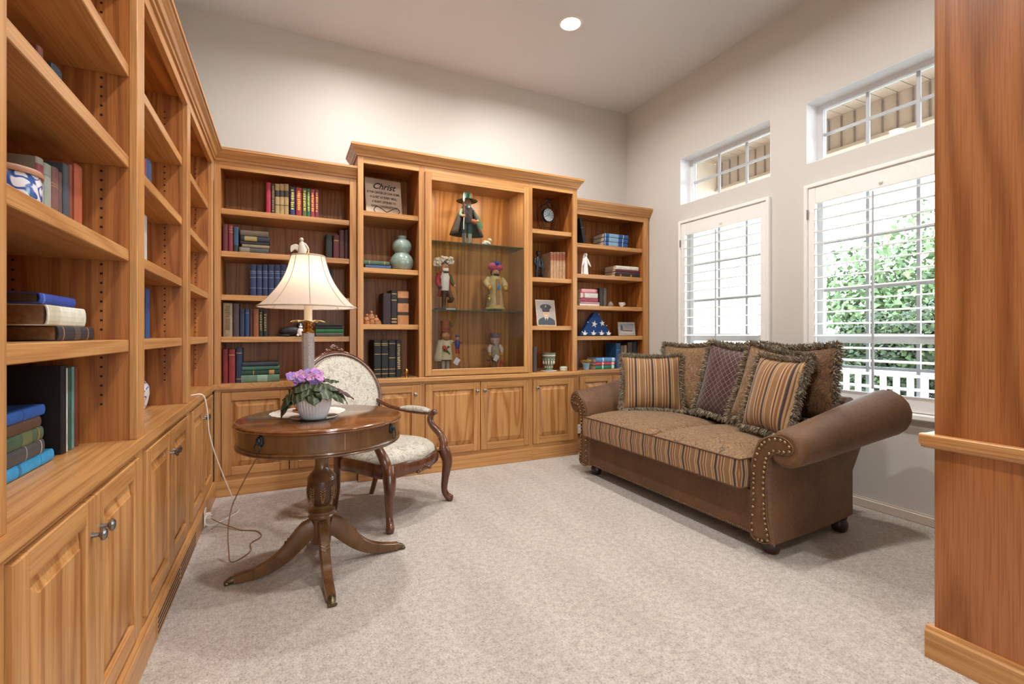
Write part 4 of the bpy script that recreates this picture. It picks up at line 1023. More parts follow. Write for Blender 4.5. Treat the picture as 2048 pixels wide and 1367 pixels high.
pillow('burgundy fringed pillow with a cream diamond trellis in the middle of the sofa', (2.905, 2.565, ZS + .012), roll(-7), UP, .43, .53, .10, TRELLIS, 4)
pillow('dark brown paisley fringed pillow at the near end against the sofa back', (2.91, 1.93, ZS + .085), roll(5), UP, .42, .46, .09, PAISLEY_D, 7)
pillow('brown paisley fringed pillow leaning between the burgundy and near striped pillows', (2.80, 2.15, ZS + .025), roll(-10), UP, .44, .51, .10, PAISLEY, 6)
pillow('gold and burgundy striped fringed pillow leaning in the far corner of the sofa', (2.755, 3.085, ZS), V((.81, -.58, 0)), (.16, .20, .95), .48, .45, .14, STRIPE_X, 1)
pillow('striped fringed pillow slumped against the near sofa arm', (2.645, 1.985, ZS + .03), V((-.22, -.97, -.04)), (.23, -.20, .95), .38, .46, .13, STRIPE_X, 8)

# ------------------------------------------------------------------ cords
def cord(name, P, r, mat, label):
    g = G(); g.tube(catmull(P, 8), r, 7, m=0); tag(ob(name, g, mat), label, 'cord')
cord('power_cable', [(-.56, 3.46, .834), (-.50, 3.42, .834), (-.455, 3.44, .836), (-.436, 3.47, .80), (-.425, 3.49, .70), (-.42, 3.50, .60), (-.40, 3.53, .48), (-.36, 3.58, .32), (-.32, 3.64, .17), (-.29, 3.70, .05), (-.275, 3.73, .006), (-.30, 3.66, .005), (-.36, 3.56, .006), (-.40, 3.44, .03), (-.428, 3.40, .06), (-.43, 3.46, .085), (-.407, 3.52, .068)], .0035, C('#e8e4de', .5), 'thin white cord hanging from the left worktop to the floor outlet')
cord('power_cable', [(-.06, 2.90, .641), (-.13, 2.95, .53), (-.20, 3.0, .39), (-.255, 3.02, .26), (-.27, 2.98, .15), (-.262, 2.93, .05), (-.25, 2.905, .006), (-.20, 2.94, .005), (-.165, 3.02, .005), (-.17, 3.12, .005), (-.12, 3.20, .005), (-.15, 3.30, .005), (-.24, 3.36, .005), (-.30, 3.42, .014), (-.36, 3.49, .022), (-.405, 3.515, .045)], .003, C('#8a6238', .35), 'clear brown lamp cord trailing from the round table across the carpet')
N_BEFORE = set(COL.objects)
# =================================================================== BOOKS
ORD = ['first', 'second', 'third', 'fourth', 'fifth', 'sixth', 'seventh', 'eighth', 'ninth', 'tenth', 'eleventh', 'twelfth']
def arc(w_, d, k=6): return [(-w_ / 2 * math.cos(PI * i / k), .005 - d * math.sin(PI * i / k)) for i in range(k + 1)]
def book(label, loc, rot, w_, d, h, col, bands=(), group=None, page=None, text_band=None, rnded=True):
    t = thing('book', label, 'book', loc, rot=rot, group=group)
    bul = min(.006, w_ * .18) if rnded else .0008
    th = min(.0026, w_ * .14)
    out = [(-w_ / 2, d)] + arc(w_, bul) + [(w_ / 2, d), (w_ / 2 - th, d)] + [(x * (1 - 2 * th / w_), y + th) for x, y in arc(w_, bul)[::-1]] + [(-w_ / 2 + th, d)]
    ob('cover', G().prism(out, 'z', 0, h), C(col, .6, 0, .14, 25), t, False)
    ob('page_block', G().box(-w_ / 2 + th, w_ / 2 - th, .009, d - .004, .003, h - .003), page or PAGE, t, False)
    for z0, z1, c in bands:
        pl_ = [(x * 1.004, y - .0005) for x, y in arc(w_, bul)] + [(x, y + .0004) for x, y in arc(w_, bul)[::-1]]
        big = z1 - z0 > .05
        ob('spine_label' if big else 'spine_band', G().prism(pl_, 'z', z0 * h, z1 * h), c if not isinstance(c, str) else C(c, .5, 0, .1), t, False)
    if text_band:
        z0, z1, c = text_band; g = G(); R = random.Random(int(h * 1e5)); z = z0 * h; ww = w_ * .30
        while z < z1 * h:
            L = R.uniform(.006, .018); g.box(-ww * R.uniform(.6, 1), ww * R.uniform(.6, 1), .005 - bul - .0009, .005 - bul + .0006, z, z + min(L, .012)); z += L + .004
        ob('spine_lettering', g, C(c, .45, 0, .05), t, False, kind='stuff')
    return t
G2 = [(.80, .82, GOLD), (.18, .20, GOLD)]
G4 = [(.90, .915, GOLD), (.62, .635, GOLD), (.22, .235, GOLD), (.10, .115, GOLD)]
def row(place, group, zs, ys, items, depth=.16):
    for i, it in enumerate(items):
        u0, u1, vt, col, desc = it[:5]; kw = it[5] if len(it) > 5 else {}
        a = on_y(u0, vt, ys).x; b_ = on_y(u1, vt, ys); w_ = (b_.x - a) * .97; h = b_.z - zs - .001
        book('%s book, %s from left %s' % (desc, ORD[i], place), ((a + b_.x) / 2, ys, zs), (0, 0, 0), w_, depth, h, col, group=group, **kw)
def stack(place, group, zs, ys, items, depth=.16):
    """items top to bottom: (u0, u1, vtop, vbot, colour, description)"""
    z = zs; n = len(items)
    for j in range(n - 1, -1, -1):
        u0, u1, vt, vb, col, desc = items[j][:6]; kw = items[j][6] if len(items[j]) > 6 else {}
        a = on_y(u0, vt, ys); b_ = on_y(u1, vt, ys); th = on_y(u0, vt, ys).z - on_y(u0, vb, ys).z
        book('%s book, %s from top of the stack %s' % (desc, ORD[j], place), (a.x, ys + .004 * ((j * 7) % 3), z + th / 2), (0, PI / 2, 0), th * .985, depth, b_.x - a.x, col, group=group, **kw); z += th
YS1, YS2 = 4.185, 4.12
T1, T2, T3, T4 = LV[3], LV[2], LV[1], LV[0]
yl = lambda c='#d8c24a': dict(text_band=(.22, .88, c))
row('on the top shelf above the lamp', 'books on the top shelf above the lamp', T1, YS1, [
    (532, 541.6, 365.2, '#a02440', 'crimson'), (542.3, 549.7, 368, '#33271c', 'dark gold-patterned', dict(text_band=(.08, .92, '#8a7444'))),
    (550, 559, 368, '#a48a5c', 'tan black-banded', dict(bands=[(.58, .78, '#2b241c'), (.30, .32, '#2b241c')])), (559, 568, 368, '#a78c5e', 'tan black-banded', dict(bands=[(.58, .78, '#2b241c'), (.30, .32, '#2b241c')])), (568, 577.5, 368, '#a1875a', 'tan black-banded', dict(bands=[(.58, .78, '#2b241c'), (.30, .32, '#2b241c')])),
    (579.7, 590.3, 374.5, '#26325e', 'navy yellow-lettered', yl()), (591.6, 603.6, 375.6, '#9a2c34', 'red yellow-lettered', yl('#e0a84a')), (604.8, 613.3, 377, '#5c6440', 'olive yellow-lettered', yl()), (613.8, 620.5, 377.6, '#2f6a4a', 'green yellow-lettered', yl()), (621, 629.4, 379, '#9a3038', 'red yellow-lettered', yl('#e0a84a')), (630, 637.5, 379.7, '#7c3248', 'wine yellow-lettered', yl('#d8a050'))])
row('at the left of the second shelf', 'books left on the second shelf', T2, YS1, [(445, 455.7, 448.3, '#5a242a', 'burgundy'), (456.4, 465.7, 449.5, '#7c2a30', 'red gilt', dict(bands=[(.82, .84, GOLD), (.72, .74, GOLD), (.92, .93, GOLD)])), (466.5, 477, 453.8, '#2f4a66', 'slate blue', dict(bands=[(.05, .28, '#2a2a28')]))])
stack('left of the winged figurine', 'stacked books on the second shelf', T2, YS1 - .01, [(481, 537, 459, 470, '#5f5444', 'worn grey-brown'), (482, 539.4, 470, 480, '#262c3c', 'navy gold-labelled', dict(bands=[(.12, .55, '#9a8a52')])), (481, 538, 480, 487, '#23211f', 'black'), (484, 539, 487, 493, '#85795f', 'thin pale tan', {}), (478, 538, 493, 504, '#4a4a46', 'grey silver-panelled', dict(bands=[(.05, .35, '#7d7a70')]))])
row('right of the winged figurine', 'books right on the second shelf', T2, YS1 + .02, [(651.5, 665, 469, '#1e2420', 'black'), (666.6, 678.6, 470, '#5a2426', 'dark red', dict(bands=[(.75, .78, GOLD)])), (679, 689, 460, '#4a2c26', 'brown'), (689.5, 696.5, 460, '#3c1c1e', 'dark maroon')])
row('on the third shelf left of the lamp shade', 'matching blue volumes behind the lamp shade', T3, YS1, [(a, b_, 529, '#26375c', 'blue gilt', dict(bands=[(.78, .79, '#9aa2a8'), (.72, .73, '#9aa2a8'), (.58, .59, '#9aa2a8'), (.24, .25, '#9aa2a8')])) for a, b_ in ((499.5, 512.3), (513, 524), (524.7, 535.5), (536.3, 548), (548.7, 560.3), (561, 573))])
row('on the third shelf right of the lamp shade', 'dark books on the third shelf', T3, YS1 + .03, [(655, 661, 534, '#3a332c', 'dark brown'), (661.5, 667, 537, '#2a2a2c', 'black')])
row('on the fourth shelf left of the lamp column', 'books on the fourth shelf', T4, YS1, [(445.6, 465, 605.7, '#8d7d60', 'thick mottled tan', dict(text_band=(.2, .9, '#6a5638'))), (465.7, 478, 607.3, '#4a3a3c', 'grey-brown'), (479, 489, 617, '#26344e', 'navy'), (489.8, 498.7, 617.7, '#24406a', 'blue', dict(bands=[(.85, .87, '#8a92a0')])), (499, 505.3, 619, '#4a2026', 'burgundy'), (506, 517.7, 617.7, '#84502e', 'rust brown'), (518, 525.5, 618, '#1c2a20', 'dark green gilt', yl('#8f7c48')), (526, 535.5, 620.8, '#24211e', 'black gilt', yl('#8f7c48'))])
stack('beside the cat figurine', 'stacked books beside the cat', T4, YS1, [(634, 684, 646, 651, '#1d1c1c', 'thin black'), (632, 686, 651, 656, '#20262a', 'thin charcoal'), (632, 687, 656, 664, '#1e6a3c', 'green white-titled'), (632, 687, 664, 671.5, '#4f5148', 'grey-green')])
row('on the corner worktop below the lamp', 'books on the corner worktop', ZK, YS1, [(445, 455.7, 697.6, '#6e2228', 'dark red'), (456.8, 470.4, 698, '#842a2c', 'red', dict(bands=[(.82, .84, GOLD)])), (471.6, 484.5, 695.7, '#22304e', 'navy', dict(bands=[(.85, .87, GOLD), (.1, .12, GOLD)]))])
stack('behind the violet', 'stacked green books on the worktop', ZK, YS1 - .01, [(485, 557, 722, 730, '#2a343c', 'navy slate'), (484, 559, 730, 738, '#3f6a58', 'green'), (483, 559, 738, 748, '#1d4034', 'dark green gilt', dict(bands=[(.72, .86, GOLD), (.3, .32, GOLD)])), (482, 558.8, 748, 762.5, '#5f7f6c', 'pale green', dict(bands=[(.42, .68, '#86a892')]))])
# center bookcase, left bay
stack('beside the celadon gourd vase', 'flat books beside the gourd vase', ML[1], YS2, [(728, 779, 519, 527, '#3c5a44', 'green gilt', dict(bands=[(.2, .22, GOLD), (.8, .82, GOLD)])), (731, 782, 527, 534.5, '#34507e', 'blue')], .2)
row('beside the carved wooden family', 'thick books beside the carved family', ML[0], YS2 + .01, [(766, 782, 586, '#2c1a1e', 'dark plum'), (782.5, 794.4, 580, '#1b1a19', 'black gold-banded', dict(bands=[(.88, .90, GOLD), (.70, .72, GOLD), (.15, .18, GOLD), (.06, .09, GOLD)])), (795, 818, 582.6, '#b07a4c', 'thick tan black-labelled', dict(bands=[(.64, .80, '#2a1c16'), (.28, .38, '#2a1c16')]))], .19)
row('on the worktop right of the armchair back', 'black gilt volumes on the worktop', ZK, YS2 + .02, [(748, 762.2, 679.6, '#14181a', 'black gilt', dict(bands=G4 + [(.86, .87, GOLD)])), (763, 776.8, 679.6, '#14181a', 'black gilt', dict(bands=G4 + [(.86, .87, GOLD)])), (777.5, 791.6, 679.6, '#14181a', 'black gilt', dict(bands=[(.90, .915, GOLD), (.52, .535, GOLD), (.22, .235, GOLD), (.10, .115, GOLD)])), (792.3, 803, 679.6, '#161a1c', 'slim black gilt', yl('#a08a5a'))], .22)
# right bay
row('beside the bronze statuette', 'matching tan volumes beside the statuette', ML[1], YS2 + .06, [(a, b_, 504, '#b59472', 'tan leather', dict(bands=[(.70, .94, '#b06a50'), (.68, .69, GOLD), (.30, .31, GOLD), (.12, .13, GOLD)])) for a, b_ in ((1101.5, 1107.4), (1107.6, 1113.5), (1113.7, 1119.6), (1119.8, 1125.7), (1125.9, 1131.6))], .2)
row('beside the green urn', 'book beside the green urn', ZK, YS2 + .02, [(1066.5, 1074, 692.6, '#3a3436', 'slim grey-brown')], .18)
# window-corner bookcase
t = on_y(1163, 484, 4.22)
book('black book leaning against the side on the top shelf by the windows', (t.x + .034, 4.2, T1 + .006), (0, -.21, 0), .035, .18, .27, '#15191c', bands=[(.62, .64, '#8a8f92')], group='book leaning on the top shelf')
stack('by the leaning black book', 'matching blue books by the windows', T1, YS1, [(1208.5, 1256.5, 464.4, 472, '#1f5288', 'upper blue', dict(bands=[(.2, .6, '#7fa0c0'), (.04, .06, '#cdd8e4'), (.78, .80, '#cdd8e4')])), (1208.5, 1256, 472.5, 481, '#1d4f86', 'middle blue', dict(bands=[(.2, .6, '#7fa0c0'), (.04, .06, '#cdd8e4'), (.78, .80, '#cdd8e4')])), (1208.5, 1256, 481, 491, '#1b4a80', 'lower blue', dict(bands=[(.2, .6, '#7fa0c0'), (.04, .06, '#cdd8e4'), (.78, .80, '#cdd8e4')]))], .2)
stack('right of the white madonna', 'stacked books beside the madonna', T2, YS1, [(1232, 1277, 529, 536.4, '#d8d2c6', 'white'), (1231.5, 1280, 537, 541, '#6a2c38', 'maroon'), (1232, 1280, 541, 546, '#4a3038', 'dark plum'), (1230, 1279, 546, 551.8, '#2a2420', 'black brass-clasped', dict(bands=[(.20, .26, BRASS), (.62, .68, BRASS)]))], .2)
stack('left of the tiny jar', 'red and white stacked books', T3, YS1, [(1162, 1194.5, 576, 583.5, '#b85a68', 'rose red', dict(bands=[(.06, .9, '#d89aa0')])), (1162, 1196, 583.5, 594, '#d4cdc6', 'cream', dict(bands=[(.12, .24, '#b87a80')])), (1162, 1197, 594, 602, '#9a4454', 'wine red'), (1161, 1199, 602, 605.5, '#b88a90', 'thin pink'), (1160.5, 1199.5, 605.5, 610, '#e4ded6', 'thin white')], .2)
row('beside the tiny lidded jar', 'dark books left of the tiny jar', T3, YS1 + .02, [(1199.5, 1207, 576, '#3a3632', 'charcoal'), (1207.5, 1213.5, 576, '#5a544c', 'grey')], .18)
stack('beside the blue flowerpot', 'blue red and green stacked books', ZK, YS1 - .02, [(1192, 1231, 713, 721.5, '#5a8ec0', 'light blue', dict(bands=[(.33, .40, '#d6e2ee'), (.82, .94, '#d6e2ee')])), (1192, 1230.5, 721.5, 727.5, '#c8424e', 'red', dict(bands=[(.33, .40, '#eed6d8'), (.82, .94, '#eed6d8')])), (1192, 1231, 727.5, 735.5, '#1f7a66', 'green', dict(bands=[(.33, .40, '#d6eee4'), (.82, .94, '#d6eee4')]))], .17)
row('on the worktop behind the striped pillow', 'books behind the far striped pillow', ZK, YS1, [(1232.5, 1241.5, 685.7, '#23507a', 'blue', dict(bands=[(.72, .74, '#6a8cae')])), (1242, 1248.2, 691, '#6a5a50', 'taupe'), (1248.6, 1254, 690, '#8a7a62', 'tan blue-labelled', dict(bands=[(.3, .6, '#4a5f9a')])), (1256, 1265.5, 684, '#4a3c30', 'brown'), (1266.5, 1274, 683, '#1c2c3a', 'dark teal')], .19)
row('at the left edge of the worktop by the windows', 'book at the worktop edge', ZK, YS1, [(1155, 1158.5, 697, '#4a3238', 'slim dark')], .17)
# ------------------------------------------------------------------ left bookcase books (spines face the room)
def lrow(place, group, zs, xs, items, depth=.16):
    for i, it in enumerate(items):
        u0, u1, vt, col, desc = it[:5]; kw = it[5] if len(it) > 5 else {}
        a = on_x(u0, vt, xs); b_ = on_x(u1, vt, xs); w_ = (b_.y - a.y) * .96
        book('%s book, %s from left %s' % (desc, ORD[i], place), (xs, (a.y + b_.y) / 2, zs), (0, 0, PI / 2), w_, depth, (a.z + b_.z) / 2 - zs, col, group=group, **kw)
lrow('beside the blue and white canister', 'books beside the canister', LV[1], -.575, [(75.5, 89.7, 318, '#8f958a', 'grey red-labelled', dict(bands=[(.62, .90, '#8a3a44')])), (90.4, 105, 330, '#8c958c', 'pale grey-green', dict(bands=[(.80, .81, '#6a7068')])), (106, 119.5, 337, '#744a4a', 'mauve gilt', dict(bands=[(.72, .73, GOLD), (.67, .68, GOLD)])), (120, 127, 346, '#5c4440', 'small dark mauve'), (129.5, 140.5, 331, '#3c4450', 'slate'), (141.5, 147.5, 331, '#7c3a26', 'thin russet'), (152, 167, 333, '#a4502e', 'red-orange')])
lrow('on the upper shelf of the nearest bay', 'books high in the nearest bay', LV[2], -.62, [(77, 89, 97, '#7a4a42', 'faded red'), (106, 127, 138, '#2c4a5c', 'dark blue')])
lrow('on the upper shelf of the middle bay', 'books high in the middle bay', LV[2], -.56, [(289, 293.5, 318, '#7c2a30', 'red'), (294, 305, 322, '#24406a', 'blue')])
lrow('on the third shelf of the middle bay', 'book in the middle bay', LV[1], -.56, [(287, 295.8, 431, '#a9adb0', 'pale grey')])
lrow('on the lower shelf of the middle bay', 'blue books in the middle bay', LV[0], -.56, [(287, 294.5, 575, '#22345c', 'navy'), (295, 300.5, 577, '#274a86', 'blue')])
z = LV[0]
for k, (y0, y1, th, col, desc, bands, pg, xs) in enumerate([(1.728, 2.0, .041, '#23262e', 'bottom black gilt', [(.12, .14, GOLD), (.42, .58, '#4a4238'), (.80, .82, GOLD)], PAGED, -.56), (1.66, 1.93, .056, '#cfd0c2', 'middle cream', [(.05, .3, '#bcbaa4')], PAGED, -.56), (1.62, 1.85, .028, '#1f3f9a', 'top blue', [(.08, .12, '#5a72ba')], C('#4a3a2c', .9), -.56)]):
    book('%s book in the stack of three on the nearest eye-level shelf' % desc, (xs, y0, z + th / 2), (0, PI / 2, PI / 2), th * .985, .19, y1 - y0, col, bands=bands, page=pg, group='three stacked books at eye level'); z += th
z = ZK
for k, (y0, y1, th, col, desc, bands) in enumerate([(1.56, 1.856, .034, '#2f9ad6', 'bright blue bottom', [(.30, .34, '#2476a8'), (.72, .725, '#2476a8')]), (1.53, 1.795, .041, '#4f5256', 'grey white-titled second', [(.60, .61, '#c8ccd0'), (.92, .935, '#c8ccd0')]), (1.52, 1.788, .037, '#4a6652', 'green gilt third', [(.55, .75, '#6a7a52'), (.88, .91, GOLD)]), (1.52, 1.776, .030, '#4a3a32', 'brown gilt fourth', [(.02, .98, '#5a4436')]), (1.52, 1.80, .030, '#1f5cb4', 'blue topmost', [(.55, .56, '#184a92')])]):
    book('%s book in the pile of five on the near worktop' % desc, (-.612, y0, z + th / 2), (0, PI / 2, PI / 2), th * .985, .17, y1 - y0, col, bands=bands, group='pile of five books on the near worktop'); z += th
for y, w_, h, col, desc in ((1.945, .034, .272, '#101012', 'tall black binder-like book'), (1.974, .012, .262, '#cfd2d2', 'thin pale book'), (1.996, .022, .262, '#2f5a4c', 'dark green book'), (2.022, .018, .264, '#6aa09a', 'teal book'), (2.052, .026, .262, '#7a3a28', 'rust red book')):
    book(desc + ' standing on the near worktop behind the pile', (-.615, y, ZK), (0, 0, PI / 2), w_, .20, h, col, group='tall books standing on the near worktop')
# =================================================================== ORNAMENTS
def at_y(u, y): return on_y(u, 600, y).x
def lathe_thing(name, label, cat, loc, prof, mat, n=32, group=None):
    return tag_loc(ob(name, G().lathe(prof, n), mat), label, cat, loc)
def tag_loc(o, label, cat, loc, rz=0): o.location = loc; o.rotation_euler = (0, 0, rz); return tag(o, label, cat)
WHITE = C('#e8e4de', .45, 0, .05)
# plaque on a scroll easel
pq = thing('verse_plaque', 'square stone plaque with a printed verse in the center bookcase', 'plaque', (.792, 4.235, ML[2] + .012), rot=(math.radians(-10), 0, math.radians(5)))
ob('tile', G().box(-.158, .158, 0, .016, 0, .335, b=.004), C('#b9a795', .8, 0, .14, 9), pq, False)
INK = C('#241c16', .8)
def tmat(x, z): return M.Translation((x, -.0006, z)) @ M.Rotation(PI / 2, 4, 'X')
text('script_word', 'Christ', .078, INK, pq, tmat(0, .262), .45, .0005, bold=.0012)
for k, q in enumerate(['IS THE CENTER OF OUR HOME,', 'A GUEST AT EVERY MEAL,', 'A SILENT LISTENER TO', 'EVERY CONVERSATION.']):
    text('verse_line', q, .027, INK, pq, tmat(0, .203 - .042 * k), 0, .0005, sx=.76, bold=.0007)
es = thing('plaque_easel', 'small black scrolled wire easel holding the verse plaque', 'easel', (.80, 4.185, ML[2] + .010))
sc_ = []
for sg in (-1, 1):
    P = [(sg * .085 + sg * .022 * f * math.cos(a), -.005, .030 + .026 * f * math.sin(a)) for f, a in [(1 - .07 * i, -PI / 2 + sg * 0 + i * .62) for i in range(11)]]
    sc_.append(P)
g = G(); g.tube(catmull([(-.085, -.005, .004), (-.108, -.005, .03), (-.085, -.005, .060), (-.04, -.005, .042), (0, -.005, .020), (.04, -.005, .042), (.085, -.005, .060), (.108, -.005, .03), (.085, -.005, .004)], 6), .0035, 7)
ob('scroll_bar', g, DARKMET, es, False)
for sg in (-1, 1): ob('foot_wire', G().tube(catmull([(sg * .085, -.012, .004), (sg * .085, .03, .004), (sg * .07, .09, .004), (sg * .03, .12, .16)], 5), .003, 6), DARKMET, es, False)
# gourd vase
tag_loc(ob('gourd_vase', G().lathe([(0, 0), (.062, 0), (.084, .020), (.098, .055), (.100, .085), (.090, .118), (.068, .146), (.060, .156), (.066, .166), (.080, .190), (.084, .215), (.078, .245), (.060, .268), (.042, .278), (.036, .284), (.040, .296), (.041, .304), (.035, .304), (.03, .28), (0, .28)], 40), C('#86998f', .22, 0, .08, 18, coat=.5)), 'celadon grey-green double gourd vase on the center bookcase shelf', 'vase', (at_y(803.8, 4.2), 4.2, ML[1]))
# carved wooden family
t = thing('carved_family', 'small carved wooden group of huddled figures on the shelf', 'figurine', (at_y(745, 4.16), 4.16, ML[0])); WD = C('#9a6236', .5, 0, .25, 50)
for x, h, r in ((-.045, .085, .026), (-.01, .115, .026), (.03, .075, .024), (.058, .035, .014)):
    o = ob('carved_figure', G().lathe([(r * 1.2, 0), (r * 1.25, h * .2), (r, h * .5), (r * .75, h * .72), (r * .35, h * .8), (.0, h * .82)], 10, (x, 0, 0)), WD, t, False)
    ob('carved_head', G().ell((x, -.004, h * .88), (r * .5, r * .5, r * .58), 10, 8), WD, o); ob('carved_arm', G().tube([(x - r * .8, -.004, h * .62), (x - r * .5, -r, h * .42), (x + r * .5, -r, h * .45), (x + r * .8, -.004, h * .62)], r * .24, 6), WD, o)
# brass bell
t = thing('brass_egg_stand', 'tiny brass egg on a stand beside the black volumes', 'ornament', (at_y(813, 4.13), 4.13, ZK))
ob('stand', G().lathe([(.016, 0), (.014, .004), (.005, .012), (.006, .026), (.012, .03)], 16), BRASS, t, False); ob('egg', G().ell((0, 0, .052), (.018, .018, .026)), BRASS, t, False)
# mantel clock in wire frame
ck = thing('wire_clock', 'small round clock in a black wrought wire frame', 'clock', (at_y(1095.5, 4.2), 4.2, ML[2]), math.radians(8))
ob('clock_case', G().lathe([(0, -.018), (.070, -.018), (.074, 0), (.072, .014), (.064, .016)], 36).xf(M.Translation((0, 0, .178)) @ M.Rotation(PI / 2, 4, 'X')), DARKMET, ck, False)
fc = ob('clock_dial', G().lathe([(0, 0), (.063, 0)], 36).xf(M.Translation((0, -.0165, .178)) @ M.Rotation(PI / 2, 4, 'X')), C('#c2d0d4', .3, 0, .06), ck, False)
for k in range(12):
    a = PI / 6 * k; g = G().box(-.0025, .0025, -.0005, .0005, -.006, .006).xf(M.Translation((.050 * math.sin(a), -.0172, .178 + .050 * math.cos(a))) @ M.Rotation(a, 4, 'Y')); ob('hour_mark', g, INK, fc)
for a, L, nm in ((math.radians(25), .026, 'hour_hand'), (math.radians(240), .042, 'minute_hand')): ob(nm, G().box(-.002, .002, -.0005, .0005, -.006, L).xf(M.Translation((0, -.018, .178)) @ M.Rotation(a, 4, 'Y')), INK, fc)
for sg in (-1, 1):
    for yy in (-.03, .04):
        ob('frame_wire', G().tube(catmull([(sg * .105, yy, .004), (sg * .075, yy, .010), (sg * .068, yy, .05), (sg * .092, yy, .13), (sg * .105, yy, .19), (sg * .08, yy, .25), (sg * .03, yy, .285), (0, yy * .3, .31)], 6), .004, 6), DARKMET, ck, False)
ob('frame_crossbar', G().tube([(-.07, -.03, .045), (.07, -.03, .045)], .003, 6), DARKMET, ck, False)
ob('frame_leaf_crest', G().ell((-.018, 0, .325), (.02, .008, .012)).ell((.018, 0, .325), (.02, .008, .012)).ell((0, 0, .335), (.010, .008, .018)), DARKMET, ck, False, kind='stuff')
# bronze statuette
bs = thing('bronze_statuette', 'dark bronze statuette of a striding figure on a shelf', 'statuette', (at_y(1076, 4.18), 4.18, ML[1]), math.radians(10))
g = G(); stube(g, [(-.02, 0, .012), (-.018, 0, .08), (-.008, 0, .135)], [.014, .018, .024], 4, 8); stube(g, [(.045, -.02, .012), (.035, -.02, .075), (.05, -.02, .10), (.008, 0, .14)], [.013, .014, .018, .024], 4, 8)
stube(g, [(0, 0, .12), (-.002, 0, .17), (0, 0, .212)], [(.030, .024), (.034, .026), (.022, .018)], 4, 10); g.ell((-.004, -.004, .248), (.018, .020, .024)); g.tube([(0, 0, .205), (-.002, 0, .235)], .010, 8)
stube(g, [(-.034, 0, .20), (-.048, -.006, .16), (-.036, -.02, .125)], [.012, .010, .008], 4, 8); stube(g, [(.034, 0, .20), (.05, -.004, .165), (.045, -.02, .125)], [.012, .010, .008], 4, 8)
ob('figure', g, BRONZE, bs, False); ob('cap', G().lathe([(.022, .262), (.019, .268), (.016, .276), (0, .278)], 14, (-.004, -.004, 0)), BRONZE, bs, False); ob('plinth', G().box(-.05, .07, -.04, .04, 0, .014, b=.003), BRONZE, bs, False)
# portrait photo (flat print) and framed photograph
pp = thing('portrait_photo', 'old portrait photograph of a person in a peaked cap and dark uniform', 'photograph', (at_y(1094, 4.15), 4.15, ML[0] + .002), rot=(math.radians(-9), 0, math.radians(2)))
ob('mount', G().box(-.112, .112, 0, .006, 0, .262, b=.001), C('#cdbfa8', .7), pp, False)
def flat(name, poly, d, col): ob(name, G().prism(poly, 'y', -d - .0008, -d + .0002), C(col, .6, 0, .05), pp, False)
def elp(cx, cz, rx, rz, n=24): return [(cx + rx * math.cos(2 * PI * i / n), cz + rz * math.sin(2 * PI * i / n)) for i in range(n)]
flat('print_ground', [(-.104, .008), (.104, .008), (.104, .254), (-.104, .254)], .0004, '#a89c90')
flat('printed_uniform', [(-.096, .008), (.098, .008), (.096, .052), (.07, .072), (.03, .086), (-.03, .086), (-.07, .072), (-.094, .052)], .0010, '#3c434c')
flat('printed_shirt', [(-.026, .088), (.026, .088), (.006, .046), (-.006, .046)], .0016, '#d2cdc4')
flat('printed_tie', [(-.009, .074), (.009, .074), (.007, .046), (0, .036), (-.007, .046)], .0022, '#252d3c')
flat('printed_face', elp(0, .122, .035, .044), .0022, '#c8a488')
flat('printed_cap', [(-.042, .148), (.042, .148), (.044, .168), (.066, .182), (.058, .204), (.03, .216), (-.03, .216), (-.058, .204), (-.066, .182), (-.044, .168)], .0028, '#3a3836')
flat('printed_visor', [(-.040, .150), (.040, .150), (.034, .139), (-.034, .139)], .0034, '#1c1b1c')
flat('printed_badge', elp(0, .196, .009, .010, 12), .0034, '#9a958c')
for sx in (-1, 1): flat('printed_eye', elp(sx * .013, .126, .0045, .0026, 10), .0030, '#4a3830')
flat('printed_mouth', elp(0, .102, .012, .0028, 12), .0030, '#eee4da'); flat('printed_nose', [(-.004, .112), (.004, .112), (.0018, .124), (-.0018, .124)], .0030, '#b08c72')
fp = thing('framed_photo', 'small grey-framed landscape photograph beside the folded flag', 'picture frame', (at_y(1255, 4.2), 4.2, T4 + .003), rot=(math.radians(-8), 0, math.radians(-2)))
for a in ((-.112, .112, 0, .022), (-.112, .112, .128, .150), (-.112, -.09, .022, .128), (.09, .112, .022, .128)): ob('frame_side', G().box(a[0], a[1], 0, .016, a[2], a[3], b=.003), C('#a8a498', .4, .2), fp, False)
ob('print', G().box(-.09, .09, .006, .010, .022, .128), C('#8f9aa4', .4, 0, .1, 12), fp, False)
for poly, col, d in (([(-.085, .026), (.085, .026), (.085, .058), (-.085, .05)], '#b9b2ac', .0), ([(-.07, .05), (-.05, .10), (-.02, .112), (.03, .098), (.06, .09), (.06, .055), (.0, .05)], '#a08c84', .001), ([(-.08, .058), (-.05, .064), (-.055, .112), (-.075, .12)], '#4a5662', .002), ([(-.01, .112), (.05, .112), (.07, .122), (0, .122)], '#7aa0b0', .001), ([(-.06, .052), (.075, .046), (.075, .056), (-.06, .06)], '#4a4650', .002)):
    ob('printed_shape', G().prism(poly, 'y', .0052 - d, .0058 - d), C(col, .5, 0, .1), fp, False)
